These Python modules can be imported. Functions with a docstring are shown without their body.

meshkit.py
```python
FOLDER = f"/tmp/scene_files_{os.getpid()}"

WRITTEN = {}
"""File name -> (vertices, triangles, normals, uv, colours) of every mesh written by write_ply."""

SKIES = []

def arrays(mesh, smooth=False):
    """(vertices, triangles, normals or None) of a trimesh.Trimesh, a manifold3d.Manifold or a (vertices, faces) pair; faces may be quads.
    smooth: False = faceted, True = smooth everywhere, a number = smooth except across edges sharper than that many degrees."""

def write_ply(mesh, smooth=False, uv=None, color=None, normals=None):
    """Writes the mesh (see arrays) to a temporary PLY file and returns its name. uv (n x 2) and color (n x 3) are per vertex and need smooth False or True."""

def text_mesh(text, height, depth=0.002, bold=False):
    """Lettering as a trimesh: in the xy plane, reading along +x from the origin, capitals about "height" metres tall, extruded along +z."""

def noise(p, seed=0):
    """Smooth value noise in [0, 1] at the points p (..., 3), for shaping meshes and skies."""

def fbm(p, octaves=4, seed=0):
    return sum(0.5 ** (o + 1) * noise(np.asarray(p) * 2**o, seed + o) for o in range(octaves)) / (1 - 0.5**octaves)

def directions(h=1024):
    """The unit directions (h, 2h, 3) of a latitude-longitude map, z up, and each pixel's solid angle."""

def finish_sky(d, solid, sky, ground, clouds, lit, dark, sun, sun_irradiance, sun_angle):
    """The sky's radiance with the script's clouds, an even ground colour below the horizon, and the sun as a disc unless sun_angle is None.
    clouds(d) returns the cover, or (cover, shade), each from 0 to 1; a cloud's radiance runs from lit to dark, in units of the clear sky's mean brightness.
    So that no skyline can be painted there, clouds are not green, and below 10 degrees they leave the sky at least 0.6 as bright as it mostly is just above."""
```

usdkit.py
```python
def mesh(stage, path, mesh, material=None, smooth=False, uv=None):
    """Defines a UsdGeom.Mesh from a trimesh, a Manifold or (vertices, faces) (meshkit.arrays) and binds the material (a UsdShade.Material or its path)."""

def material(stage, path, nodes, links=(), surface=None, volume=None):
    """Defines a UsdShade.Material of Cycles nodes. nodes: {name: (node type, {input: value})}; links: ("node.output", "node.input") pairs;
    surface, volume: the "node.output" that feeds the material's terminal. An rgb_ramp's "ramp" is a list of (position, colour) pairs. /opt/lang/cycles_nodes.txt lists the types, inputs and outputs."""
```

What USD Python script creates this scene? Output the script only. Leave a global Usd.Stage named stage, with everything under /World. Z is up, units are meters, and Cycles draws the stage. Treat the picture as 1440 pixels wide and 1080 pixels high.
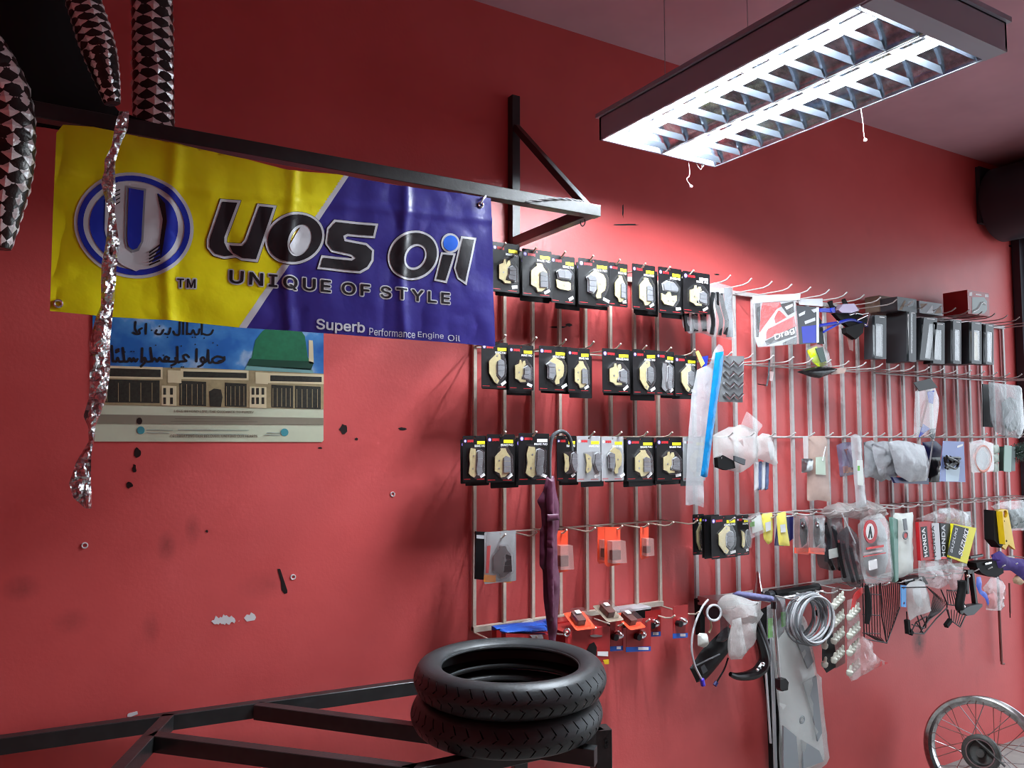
import math, random
import numpy as np, trimesh, usdkit, meshkit
from pxr import Usd, UsdGeom, UsdLux, UsdShade, Gf, Sdf
from shapely.geometry import Polygon, LineString, Point, MultiPolygon, box as sbox
from shapely.ops import unary_union
from shapely import affinity
from scipy.spatial import Delaunay, cKDTree

stage = Usd.Stage.CreateInMemory()
UsdGeom.SetStageUpAxis(stage, UsdGeom.Tokens.z)
UsdGeom.SetStageMetersPerUnit(stage, 1.0)
UsdGeom.Xform.Define(stage, '/World')
UsdGeom.Scope.Define(stage, '/World/Looks')
V3 = lambda *a: np.array(a, float)

# ---------------------------------------------------------------- camera
FPX, CX, CY, VPX, HY = 1120.0, 720.0, 540.0, 2600.0, 614.0     # 1440x1080 frame
EYE = V3(0, -2.5, 1.70)
PITCH = math.atan((HY - CY) / FPX)
HEAD = math.atan((VPX - CX) / (FPX / math.cos(PITCH)))          # angle between the view and the long wall
FWD = V3(math.cos(HEAD) * math.cos(PITCH), math.sin(HEAD) * math.cos(PITCH), math.sin(PITCH))
RIGHT = V3(math.sin(HEAD), -math.cos(HEAD), 0)
UP = np.cross(RIGHT, FWD)
cam = UsdGeom.Camera.Define(stage, '/World/camera')
M = np.eye(4); M[0, :3], M[1, :3], M[2, :3], M[3, :3] = RIGHT, UP, -FWD, EYE
UsdGeom.Xformable(cam).AddTransformOp().Set(Gf.Matrix4d(*M.ravel().tolist()))
cam.CreateHorizontalApertureAttr(36.0); cam.CreateVerticalApertureAttr(27.0)
cam.CreateFocalLengthAttr(36.0 * FPX / 1440.0)
cam.CreateClippingRangeAttr(Gf.Vec2f(0.05, 60))
cam.CreateExposureAttr(1.85)

# ---------------------------------------------------------------- daylight outside the shop front (overcast); the tube lamps are built further down
dome = UsdLux.DomeLight.Define(stage, '/World/sky')
dome.CreateColorAttr(Gf.Vec3f(0.80, 0.90, 1.0)); dome.CreateIntensityAttr(0.29)
TUBE_POWER = 150.0

# ---------------------------------------------------------------- materials
def lin(r, g, b):
    f = lambda c: ((c / 255 + 0.055) / 1.055) ** 2.4 if c > 10 else c / 255 / 12.92
    return (f(r), f(g), f(b))
MATS = {}
def mat(name, col, rough=0.5, metal=0.0, spec=0.5, vary=0.0, scale=20.0, bump=0.0, bscale=60.0, bdist=0.002, coat=0.0, detail=4.0):
    """principled paint / plastic / metal with a procedural tone variation and fine relief"""
    if name in MATS: return MATS[name]
    n = {"p": ("principled_bsdf", {"base_color": col, "roughness": rough, "metallic": metal, "specular_ior_level": spec, "coat_weight": coat, "coat_roughness": 0.12})}
    l = []
    if vary or bump: n["t"] = ("texture_coordinate", {})
    if vary:
        n["n"] = ("noise_texture", {"scale": scale, "detail": detail, "roughness": 0.6})
        n["r"] = ("rgb_ramp", {"ramp": [(0.25, [c * (1 - vary) for c in col]), (0.5, col), (0.75, [min(1, c * (1 + vary)) for c in col])]})
        l += [("t.object", "n.vector"), ("n.fac", "r.fac"), ("r.color", "p.base_color")]
    if bump:
        n["bn"] = ("noise_texture", {"scale": bscale, "detail": 3.0})
        n["b"] = ("bump", {"strength": bump, "distance": bdist})
        l += [("t.object", "bn.vector"), ("bn.fac", "b.height"), ("b.normal", "p.normal")]
    MATS[name] = usdkit.material(stage, '/World/Looks/' + name, n, l, surface="p.BSDF")
    return MATS[name]
def film(name, col, cover, rough=0.12, bump=0.6, bscale=35.0, spec=0.6):
    """see-through plastic film: clear with a fresnel gloss and crinkles, and a constant share of milky plastic"""
    if name in MATS: return MATS[name]
    MATS[name] = usdkit.material(stage, '/World/Looks/' + name, {
        "t": ("texture_coordinate", {}), "bn": ("noise_texture", {"scale": bscale, "detail": 3.0, "distortion": 0.6}),
        "b": ("bump", {"strength": bump, "distance": 0.006}), "w": ("layer_weight", {"blend": 0.5}), "e": ("math", {"math_type": "power", "value2": 4.0}), "f": ("math", {"math_type": "multiply_add", "value2": 0.85, "value3": 0.05}),
        "c": ("transparent_bsdf", {"color": (0.97, 0.97, 0.97)}), "g": ("glossy_bsdf", {"color": (0.95, 0.95, 0.95), "roughness": rough}), "k": ("mix_closure", {}),
        "p": ("principled_bsdf", {"base_color": col, "roughness": 0.25, "specular_ior_level": spec}),
        "m": ("mix_closure", {"fac": cover})},
        [("t.object", "bn.vector"), ("bn.fac", "b.height"), ("b.normal", "p.normal"), ("b.normal", "g.normal"), ("b.normal", "w.normal"), ("w.facing", "e.value1"), ("e.value", "f.value1"), ("f.value", "k.fac"), ("c.BSDF", "k.closure1"), ("g.BSDF", "k.closure2"), ("k.closure", "m.closure1"), ("p.BSDF", "m.closure2")], surface="m.closure")
    return MATS[name]
def lamp(name, col, strength):
    MATS[name] = usdkit.material(stage, '/World/Looks/' + name, {"e": ("emission", {"color": col, "strength": strength})}, [], surface="e.emission")
    return MATS[name]

# wall paint: red emulsion with scuffs, dirt clouds, finger smudges and roller texture
SMUDGES = [((3.92, 0.66), (0.07, 0.10), 0.9), ((3.97, 0.78), (0.05, 0.12), 0.55), ((4.30, 0.62), (0.04, 0.16), 0.35), ((0.335, 1.385), (0.030, 0.05), 0.45), ((0.405, 1.43), (0.025, 0.05), 0.35), ((-0.02, 1.30), (0.05, 0.04), 0.4), ((0.10, 1.20), (0.05, 0.04), 0.3), ((0.62, 1.25), (0.10, 0.05), 0.22), ((0.30, 1.16), (0.03, 0.05), 0.3)]
wn = {
    "g": ("geometry", {}),
    "n1": ("noise_texture", {"scale": 1.7, "detail": 5.0, "roughness": 0.6}),
    "r1": ("rgb_ramp", {"ramp": [(0.3, (0.50, 0.070, 0.070)), (0.5, (0.56, 0.085, 0.083)), (0.7, (0.60, 0.10, 0.098))]}),
    "mp": ("mapping", {"scale": (1.0, 1.0, 0.55)}),
    "n2": ("noise_texture", {"scale": 4.2, "detail": 3.0, "roughness": 0.5}),
    "r2": ("rgb_ramp", {"ramp": [(0.0, (0, 0, 0)), (0.66, (0, 0, 0)), (0.80, (0.30, 0.30, 0.30)), (1.0, (0.5, 0.5, 0.5))]}),
    "m": ("mix", {"color2": (0.20, 0.030, 0.028)}), "m2": ("mix", {"color2": (0.075, 0.022, 0.020)}),
    "n5": ("noise_texture", {"scale": 38.0, "detail": 4.0, "roughness": 0.7}), "sm": ("math", {"math_type": "multiply"}),
    "n3": ("noise_texture", {"scale": 90.0, "detail": 3.0}),
    "n4": ("noise_texture", {"scale": 3.0, "detail": 2.0}),
    "ad": ("math", {"math_type": "multiply_add", "value2": 6.0}),
    "b": ("bump", {"strength": 0.2, "distance": 0.002}),
    "p": ("principled_bsdf", {"roughness": 0.42, "specular_ior_level": 0.45})}
wl = [("g.position", "n1.vector"), ("n1.fac", "r1.fac"), ("g.position", "mp.vector"), ("mp.vector", "n2.vector"), ("n2.fac", "r2.fac"), ("r2.color", "m.fac"), ("r1.color", "m.color1"),
      ("m.color", "m2.color1"), ("m2.color", "p.base_color"), ("g.position", "n3.vector"), ("g.position", "n4.vector"), ("n4.fac", "ad.value1"), ("n3.fac", "ad.value3"), ("ad.value", "b.height"), ("b.normal", "p.normal"), ("g.position", "n5.vector"), ("n5.fac", "sm.value2"), ("sm.value", "m2.fac")]
last = None
for i_, ((sx_, sz_), (rx_, rz_), k_) in enumerate(SMUDGES):
    wn[f"sp{i_}"] = ("mapping", {"location": (-sx_ / rx_, 0, -sz_ / rz_), "scale": (1 / rx_, 3.0, 1 / rz_)}); wn[f"sg{i_}"] = ("gradient_texture", {"gradient_type": "spherical"}); wn[f"sk{i_}"] = ("math", {"math_type": "multiply", "value2": 2.2 * k_})
    wl += [("g.position", f"sp{i_}.vector"), (f"sp{i_}.vector", f"sg{i_}.vector"), (f"sg{i_}.fac", f"sk{i_}.value1")]
    if last is None: last = f"sk{i_}.value"
    else:
        wn[f"sx{i_}"] = ("math", {"math_type": "maximum"}); wl += [(last, f"sx{i_}.value1"), (f"sk{i_}.value", f"sx{i_}.value2")]; last = f"sx{i_}.value"
wl.append((last, "sm.value1"))
WALL = usdkit.material(stage, '/World/Looks/red_wall_paint', wn, wl, surface="p.BSDF")
CEIL = mat('ceiling_paint', (0.54, 0.32, 0.37), 0.8, spec=0.2, vary=0.12, scale=2.0)
FLOOR = mat('grey_concrete', (0.26, 0.26, 0.24), 0.7, vary=0.3, scale=5.0, bump=0.3)
BLACK_STEEL = mat('black_painted_steel', lin(34, 36, 37), 0.38, spec=0.5, vary=0.35, scale=25, bump=0.15, bscale=120)
BLACK_MATT = mat('matt_black', lin(14, 14, 15), 0.75, spec=0.25)
BLACK_CARD = mat('black_card', lin(15, 14, 16), 0.42, spec=0.3)
BLACK_GLOSS = mat('black_gloss_plastic', lin(16, 17, 19), 0.22)
BLACK_RUBBER = mat('black_rubber', lin(36, 39, 41), 0.46, spec=0.42, vary=0.15, scale=30, bump=0.12, bscale=200)
DARK_GREY = mat('dark_grey_plastic', lin(58, 62, 66), 0.42)
MID_GREY = mat('mid_grey_plastic', lin(112, 116, 120), 0.45)
PALE_GREY = mat('pale_grey_plastic', lin(190, 194, 198), 0.42)
CREAM = mat('cream_enamel', lin(196, 186, 172), 0.4, vary=0.12, scale=40, bump=0.1)
WHITE_ENAMEL = mat('white_enamel', lin(178, 175, 174), 0.35, vary=0.10, scale=40)
WHITE = mat('white_print', lin(226, 226, 226), 0.5)
CHROME = mat('chrome', (0.72, 0.73, 0.75), 0.12, 1.0)
STEEL = mat('dull_steel', (0.42, 0.43, 0.44), 0.35, 1.0)
SILVER = mat('silver_print', lin(186, 188, 192), 0.35, spec=0.6)
GOLD = mat('pale_gold_plating', lin(203, 190, 142), 0.32, 0.25, vary=0.10, scale=90)
FRICTION = mat('grey_friction_pad', lin(112, 113, 117), 0.75, vary=0.15, scale=400)
YELLOW_STICK = mat('yellow_sticker', lin(226, 218, 30), 0.45)
RED_PRINT = mat('red_print', lin(176, 26, 34), 0.45)
BRIGHT_RED = mat('bright_red_print', lin(205, 42, 40), 0.4)
RED_CARD = mat('dark_red_card', lin(150, 34, 34), 0.35, vary=0.08)
ORANGE_RED = mat('orange_red_card', lin(226, 74, 44), 0.35)
BLUE = mat('blue_plastic', lin(30, 84, 178), 0.32)
BRIGHT_BLUE = mat('bright_blue_film', lin(14, 104, 156), 0.2, vary=0.1)
ROYAL = mat('royal_blue', lin(32, 48, 160), 0.35)
NAVY = mat('navy_blue', lin(26, 32, 84), 0.4)
PURPLE = mat('purple_cloth', lin(70, 52, 120), 0.7, spec=0.2)
MAROON = mat('maroon_nylon', lin(80, 26, 55), 0.55, vary=0.12, scale=30)
YELLOW = mat('yellow_plastic', lin(222, 184, 24), 0.38)
PALE_YELLOW = mat('pale_yellow_paper', lin(224, 214, 96), 0.5)
LIME = mat('lime_yellow', lin(190, 214, 30), 0.4)
GREEN = mat('bright_green', lin(90, 170, 50), 0.4)
DARK_GREEN = mat('dark_green_plastic', lin(44, 66, 60), 0.4)
ORANGE = mat('orange_print', lin(224, 138, 40), 0.45)
COPPER = mat('copper_ring', lin(178, 108, 90), 0.38, 0.4)
RUST = mat('brown_painted_steel', lin(120, 70, 64), 0.5)
BROWN_CARD = mat('brown_board', lin(128, 112, 96), 0.7)
TAN = mat('tan_wrap', lin(176, 150, 138), 0.45, vary=0.1)
LILAC = mat('lilac_card', lin(104, 104, 150), 0.35)
DENIM = mat('slate_blue_pack', lin(78, 90, 120), 0.4, vary=0.25, scale=30)
WHITE_PACK = mat('white_pack', lin(206, 212, 206), 0.35, bump=0.4, bscale=50)
CLEAR = film('clear_film', lin(210, 212, 214), 0.14)
MILKY = film('milky_film', lin(205, 205, 203), 0.45)
GREYFILM = film('grey_film', lin(190, 194, 198), 0.42)
SMOKE = film('smoky_film', lin(60, 64, 70), 0.45)
PINKFILM = film('pink_film', lin(214, 180, 178), 0.22)
BLISTER = film('blister_shell', lin(200, 204, 210), 0.03, rough=0.06, bump=0.05)
FOIL = mat('crinkled_foil', (0.62, 0.62, 0.63), 0.20, 1.0, bump=0.8, bscale=55, bdist=0.01)
FOIL_DARK = mat('dark_foil', (0.035, 0.034, 0.033), 0.28, 0.6, bump=0.5, bscale=60, bdist=0.006)
FOIL_LIGHT = mat('silver_foil', (0.74, 0.75, 0.75), 0.25, 0.45, bump=0.4, bscale=70, bdist=0.006)

# ---------------------------------------------------------------- geometry helpers
def ray(px, py): return FWD + RIGHT * (px - CX) / FPX - UP * (py - CY) / FPX
def at(px, py, y):
    d = ray(px, py); return EYE + d * ((y - EYE[1]) / d[1])
def az(px, py, z):
    d = ray(px, py); return EYE + d * ((z - EYE[2]) / d[2])
def cat(*m):
    return trimesh.util.concatenate([x for x in m if x is not None])
def bx(p, q):
    p, q = np.minimum(p, q), np.maximum(p, q)
    b = trimesh.creation.box(q - p); b.apply_translation((p + q) / 2); return b
def frame_of(d, ref=(0, 0, 1)):
    d = np.asarray(d, float); d = d / np.linalg.norm(d)
    ref = np.asarray(ref, float)
    if abs(d @ ref) > 0.97: ref = V3(1, 0, 0) if abs(d[0]) < 0.9 else V3(0, 1, 0)
    s = np.cross(d, ref); s /= np.linalg.norm(s)
    return d, s, np.cross(s, d)
def beam(a, b, w, h, c=0.0015, ref=(0, 0, 1)):
    """square tube between two points, edges chamfered"""
    a, b = np.asarray(a, float), np.asarray(b, float); d, s, u = frame_of(b - a, ref)
    w, h = w / 2, h / 2
    o = [(-w + c, -h), (w - c, -h), (w, -h + c), (w, h - c), (w - c, h), (-w + c, h), (-w, h - c), (-w, -h + c)]
    v = [p + s * x + u * y for p in (a, b) for x, y in o]; n = 8
    f = [(i, (i + 1) % n, n + (i + 1) % n, n + i) for i in range(n)]
    t = [(0, i + 1, i) for i in range(1, n - 1)] + [(n, n + i, n + i + 1) for i in range(1, n - 1)]
    f = [(q[0], q[1], q[2]) for q in f] + [(q[0], q[2], q[3]) for q in f] + t
    m = trimesh.Trimesh(np.array(v), np.array(f), process=False); m.fix_normals(); return m
def tube(pts, r, n=8, closed=False):
    P = np.asarray(pts, float); m = len(P); r = np.broadcast_to(np.asarray(r, float), (m,))
    T = np.gradient(P, axis=0) if not closed else np.roll(P, -1, 0) - np.roll(P, 1, 0)
    T /= np.maximum(np.linalg.norm(T, axis=1, keepdims=True), 1e-9)
    s = frame_of(T[0])[1]; V = []
    for i in range(m):
        s = s - T[i] * (s @ T[i]); s /= max(np.linalg.norm(s), 1e-9); u = np.cross(T[i], s)
        a = np.arange(n) * 2 * math.pi / n
        V.append(P[i] + r[i] * (np.outer(np.cos(a), s) + np.outer(np.sin(a), u)))
    V = np.vstack(V); F = []
    for i in range(m if closed else m - 1):
        j = (i + 1) % m
        for k in range(n):
            a, b, c, d = i * n + k, i * n + (k + 1) % n, j * n + (k + 1) % n, j * n + k
            F += [(a, b, c), (a, c, d)]
    if not closed:
        F += [(0, k + 1, k) for k in range(1, n - 1)]; o = (m - 1) * n
        F += [(o, o + k, o + k + 1) for k in range(1, n - 1)]
    t = trimesh.Trimesh(V, np.array(F), process=False); t.fix_normals(); return t
def smoothline(pts, n=24):
    """Catmull-Rom curve through the points"""
    P = np.asarray(pts, float); P = np.vstack([2 * P[0] - P[1], P, 2 * P[-1] - P[-2]]); out = []
    per = max(2, n // (len(P) - 3))
    for i in range(1, len(P) - 2):
        for t in np.linspace(0, 1, per, endpoint=False):
            a, b, c, d = P[i - 1:i + 3]
            out.append(0.5 * (2 * b + (c - a) * t + (2 * a - 5 * b + 4 * c - d) * t * t + (3 * b - a - 3 * c + d) * t ** 3))
    return np.array(out + [P[-2]])
def ring(c, axis, R, r, n=40, k=8, a0=0, a1=2 * math.pi):
    d, s, u = frame_of(axis); full = abs(a1 - a0 - 2 * math.pi) < 1e-6
    a = np.linspace(a0, a1, n, endpoint=not full)
    return tube(np.asarray(c) + R * (np.outer(np.cos(a), s) + np.outer(np.sin(a), u)), r, k, closed=full)
def lathe(profile, c, axis=(0, 0, 1), n=32):
    m = trimesh.creation.revolve(np.asarray(profile, float), sections=n)
    d, s, u = frame_of(axis); R = np.eye(4); R[:3, 0], R[:3, 1], R[:3, 2], R[:3, 3] = s, u, d, c
    if np.linalg.det(R[:3, :3]) < 0: R[:3, 0] *= -1
    m.apply_transform(R); m.fix_normals(); return m
def polys(p):
    return [] if p.is_empty else [g for g in getattr(p, 'geoms', [p]) if g.geom_type == 'Polygon' and g.area > 1e-9]
def place(m, o, yaw=0.0, roll=0.0, tilt=0.0):
    """local x right, y up, z out of the wall -> world; yaw turns about the vertical, roll in the card's plane, tilt leans it"""
    cr, sr = math.cos(roll), math.sin(roll)
    ux, uv = V3(math.cos(yaw), math.sin(yaw), 0), V3(0, 0, 1); n = np.cross(ux, uv)
    uv2 = uv * math.cos(tilt) + n * math.sin(tilt); n2 = np.cross(ux, uv2)
    a, b = ux * cr + uv2 * sr, uv2 * cr - ux * sr
    R = np.eye(4); R[:3, 0], R[:3, 1], R[:3, 2], R[:3, 3] = a, b, n2, o
    m = m.copy(); m.apply_transform(R); return m
def flat(poly, t, z=0.0):
    """polygon extruded by t along local z"""
    m = cat(*[trimesh.creation.extrude_polygon(g, t, engine='earcut') for g in polys(poly)]); m.apply_translation((0, 0, z)); return m
def ext(poly, y, t):
    """polygon in world (x, z) extruded from the plane y towards the room"""
    return place(flat(poly, t), (0, y, 0))
def pp(y, pts):
    """polygon on the plane y through the picture points, in world (x, z)"""
    g = Polygon([at(px, py, y)[[0, 2]] for px, py in pts]); return g if g.is_valid else g.buffer(0)
def pe(y, cx, cy, rx, ry, n=32, tilt=0.0):
    return pp(y, [(cx + rx * math.cos(a) * math.cos(tilt) - ry * math.sin(a) * math.sin(tilt), cy + rx * math.cos(a) * math.sin(tilt) + ry * math.sin(a) * math.cos(tilt)) for a in np.linspace(0, 2 * math.pi, n, endpoint=False)])
def rrect(w, h, r, cx=0, cy=0):
    r = min(r, w / 2 - 1e-4, h / 2 - 1e-4)
    return sbox(cx - w / 2 + r, cy - h / 2 + r, cx + w / 2 - r, cy + h / 2 - r).buffer(r, quad_segs=4)
def text_poly(text, height, bold=False):
    m = meshkit.text_mesh(text, height, 0.001, bold)
    f = m.faces[m.face_normals[:, 2] > 0.5]
    return unary_union([Polygon(m.vertices[t][:, :2]) for t in f]).buffer(height * 0.004)
def fit(poly, x0, y0, x1, y1, shear=0.0):
    """scale a polygon into a box"""
    if shear: poly = affinity.skew(poly, shear, 0, origin=(0, 0))
    a, b, c, d = poly.bounds
    return affinity.translate(affinity.scale(poly, (x1 - x0) / (c - a), (y1 - y0) / (d - b), origin=(a, b)), x0 - a, y0 - b)
def wrap(poly, y0, disp, off, edge=0.03):
    """flat print: polygon in (x, z), laid on the surface y = y0 - disp(x, z), off in front of it"""
    ms = []
    for g in polys(poly):
        v, f = trimesh.creation.triangulate_polygon(g, engine='earcut')
        v = np.column_stack([v, np.zeros(len(v))])
        v, f = trimesh.remesh.subdivide_to_size(v, f, edge, max_iter=12)
        w = np.column_stack([v[:, 0], y0 - disp(v[:, 0], v[:, 1]) - off, v[:, 1]])
        m = trimesh.Trimesh(w, f, process=False)
        if m.face_normals[:, 1].mean() > 0: m.invert()
        ms.append(m)
    return cat(*ms)
def pillow(poly, t, seed=0, amp=0.3, freq=28.0, res=None, back=0.25, ridge=True):
    """crumpled bag or soft pack from its outline (local x, y), swelling t along z; closed"""
    g = max(polys(poly), key=lambda q: q.area)
    g = Polygon(g.exterior).buffer(0); a, b, c, d = g.bounds
    res = res or max(min(c - a, d - b) / 9.0, math.sqrt(g.area) / 26.0)
    L = g.exterior.length; nb = max(16, int(L / res))
    B = np.array([g.exterior.interpolate(L * i / nb).coords[0] for i in range(nb)])
    gx, gy = np.meshgrid(np.arange(a, c, res), np.arange(b, d, res)); G = np.column_stack([gx.ravel(), gy.ravel()])
    rs = np.random.RandomState(seed); G = G + rs.uniform(-.25, .25, G.shape) * res
    inner = g.buffer(-res * 0.45)
    from shapely import contains_xy
    G = G[contains_xy(inner, G[:, 0], G[:, 1])] if not inner.is_empty else G[:0]
    P = np.vstack([B, G]); tri = Delaunay(P).simplices
    cen = P[tri].mean(1); tri = tri[contains_xy(g, cen[:, 0], cen[:, 1])]
    dist = cKDTree(B).query(P)[0]; dist[:nb] = 0; h = min(c - a, d - b) / 2
    k = np.sqrt(np.clip(dist / (h * 0.75), 0, 1)); q = np.column_stack([P, np.full(len(P), seed * 3.7)])
    def crumple(s):
        n = meshkit.fbm(q * [freq, freq * 0.7, 1] + s, 3, seed)
        return (np.abs(n - 0.5) * 2 if ridge else n) 
    zf = t * (k * (0.75 + 0) + amp * (crumple(0) - 0.25) * np.clip(k * 3, 0.25, 1)); zb = -t * back * (k * 0.8 + amp * (crumple(9) - 0.25) * np.clip(k * 3, 0, 1))
    wob = t * amp * 0.5 * (meshkit.noise(q * [freq * .6, freq * .6, 1] + 4, seed) - 0.5)
    zf[:nb] = wob[:nb]; zb = np.minimum(zb, zf - 0.0004)
    n = len(P); V = np.vstack([np.column_stack([P, zf]), np.column_stack([P, zb])])
    V[n:n + nb] = V[:nb]
    o = np.cross(P[tri[:, 1]] - P[tri[:, 0]], P[tri[:, 2]] - P[tri[:, 0]]) < 0; tri[o] = tri[o][:, ::-1]
    m = trimesh.Trimesh(V, np.vstack([tri, tri[:, ::-1] + n]), process=False); m.merge_vertices(); return m
def bag(y, pts, t, seed=0, amp=0.3, freq=28.0, **k):
    return place(pillow(pp(y, pts), t, seed, amp, freq, **k), (0, y, 0))

# ---------------------------------------------------------------- scene graph helpers
USED = {}
THINGS = []
def numbered(parent, name):
    k = (parent, name); USED[k] = USED.get(k, -1) + 1
    return f'{parent}/{name}' + (f'_{USED[k]:03d}' if USED[k] else '')
class T:
    """a thing: parts in world coordinates, written under an Xform at the thing's base (or as one Mesh if it has one part)"""
    def __init__(s, name, label=None, cat=None, group=None, kind=None, whole=False):
        s.name, s.label, s.cat, s.group, s.kind, s.parts, s.whole = name, label, cat, group, kind, [], whole; THINGS.append(s)
    def add(s, name, mesh, m, parent=None, smooth=32, label=None, kind=None):
        s.parts.append((name, mesh, m, parent, smooth, label, kind)); return len(s.parts) - 1
    def write(s):
        b = np.array([p[1].bounds for p in s.parts]); lo, hi = b[:, 0].min(0), b[:, 1].max(0)
        base = V3((lo[0] + hi[0]) / 2, (lo[1] + hi[1]) / 2, lo[2])
        path = numbered('/World', s.name); one = len(s.parts) == 1 and not s.whole; made = {}
        if not one:
            x = UsdGeom.Xform.Define(stage, path); x.AddTranslateOp().Set(Gf.Vec3d(*base.tolist())); top = x.GetPrim()
        for i, (name, mesh, m, parent, smooth, label, kind) in enumerate(s.parts):
            mm = mesh.copy(); mm.vertices = np.asarray(mm.vertices) - base
            p = path if one else numbered(made[parent] if parent is not None else path, name)
            g = usdkit.mesh(stage, p, mm, m, smooth=smooth); made[i] = p
            if one: UsdGeom.Xformable(g).AddTranslateOp().Set(Gf.Vec3d(*base.tolist())); top = g.GetPrim()
            elif label: g.GetPrim().SetCustomDataByKey('label', label)
            if kind and not one: g.GetPrim().SetCustomDataByKey('kind', kind)
        for k, v in (('label', s.label), ('category', s.cat), ('group', s.group), ('kind', s.kind)):
            if v: top.SetCustomDataByKey(k, v)
# ================================================================ STRUCTURE
XL, XR, YB, ZC = -1.6, 5.02, -4.6, 3.30
w = T('wall_back', 'long red painted wall carrying the display racks, stained and chipped', 'wall', kind='structure')
w.add('plaster', bx(V3(XL, 0, 0), V3(XR + 0.4, 0.12, ZC)), WALL)
# black smears, chips of missing paint, screw plugs: each a thin flake on the wall
def splat(px, py, rx, ry, seed, n=14, tilt=0.0):
    r = random.Random(seed)
    return pp(-0.0004, [(px + (rx * math.cos(a) * math.cos(tilt) - ry * math.sin(a) * math.sin(tilt)) * k, py + (rx * math.cos(a) * math.sin(tilt) + ry * math.sin(a) * math.cos(tilt)) * k) for a, k in [(2 * math.pi * i / n, r.uniform(0.72, 1.15)) for i in range(n)]])
CHIP_DARK = mat('black_grease', lin(22, 18, 18), 0.4)
CHIP_PALE = mat('bare_plaster', lin(205, 208, 210), 0.8)
for i, g in enumerate([(193, 637, 5, 7.5), (189, 659, 3, 6), (182, 682, 4.5, 5), (483, 604, 6, 7), (501.5, 617.5, 2.4, 2.4), (566, 603, 6, 2), (450, 630, 3, 1.4), (784, 460, 14, 1.5), (800, 457, 5, 2.5), (876, 296, 1, 10), (880, 316, 20, 1.2), (1421, 346, 3, 1.5), (1430, 407, 2, 2), (1008, 386, 4, 1.2), (291, 747, 2, 2)]):
    w.add('grease_stain', ext(splat(*g, seed=i), 0.0, 0.0012), CHIP_DARK)
w.add('grease_stain', ext(pp(0, [(390, 800), (394, 800), (398, 812), (404, 830), (404, 834), (400, 835), (396, 830), (395, 818)]), 0.0, 0.0012), CHIP_DARK)
rr = random.Random(5)
top = [(290 + i * 2.2, 876 - 10 * math.sin(math.pi * min(1, i / 22)) + rr.uniform(-3, 3)) for i in range(23)]
bot = [(338 - i * 2.2, 873 + 4 * math.sin(math.pi * i / 22) + rr.uniform(-2, 2)) for i in range(22)]
w.add('paint_chip', ext(pp(0, top + bot), 0.0, 0.0012), CHIP_PALE)
w.add('paint_chip', ext(pp(0, [(343, 869), (347, 864), (351, 865), (353, 861), (358, 864), (360, 868), (358, 872), (352, 873), (347, 874)]), 0.0, 0.0012), CHIP_PALE)
w.add('paint_chip', ext(pp(0, [(179, 1005), (181, 1003), (193, 1000), (194, 1004), (184, 1008), (179, 1008)]), 0.0, 0.0012), CHIP_PALE)
for px, py in [(119, 767), (412, 811.5), (552, 695)]:
    c = at(px, py, 0)
    w.add('screw_plug', ring(c + V3(0, -0.001, 0), (0, 1, 0), 0.007, 0.0022, 14, 6), CHIP_PALE)
f = T('floor', 'grey concrete workshop floor', 'floor', kind='structure'); f.add('floor', bx(V3(XL, YB, -0.1), V3(XR + 0.1, 0.12, 0)), FLOOR)
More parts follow.
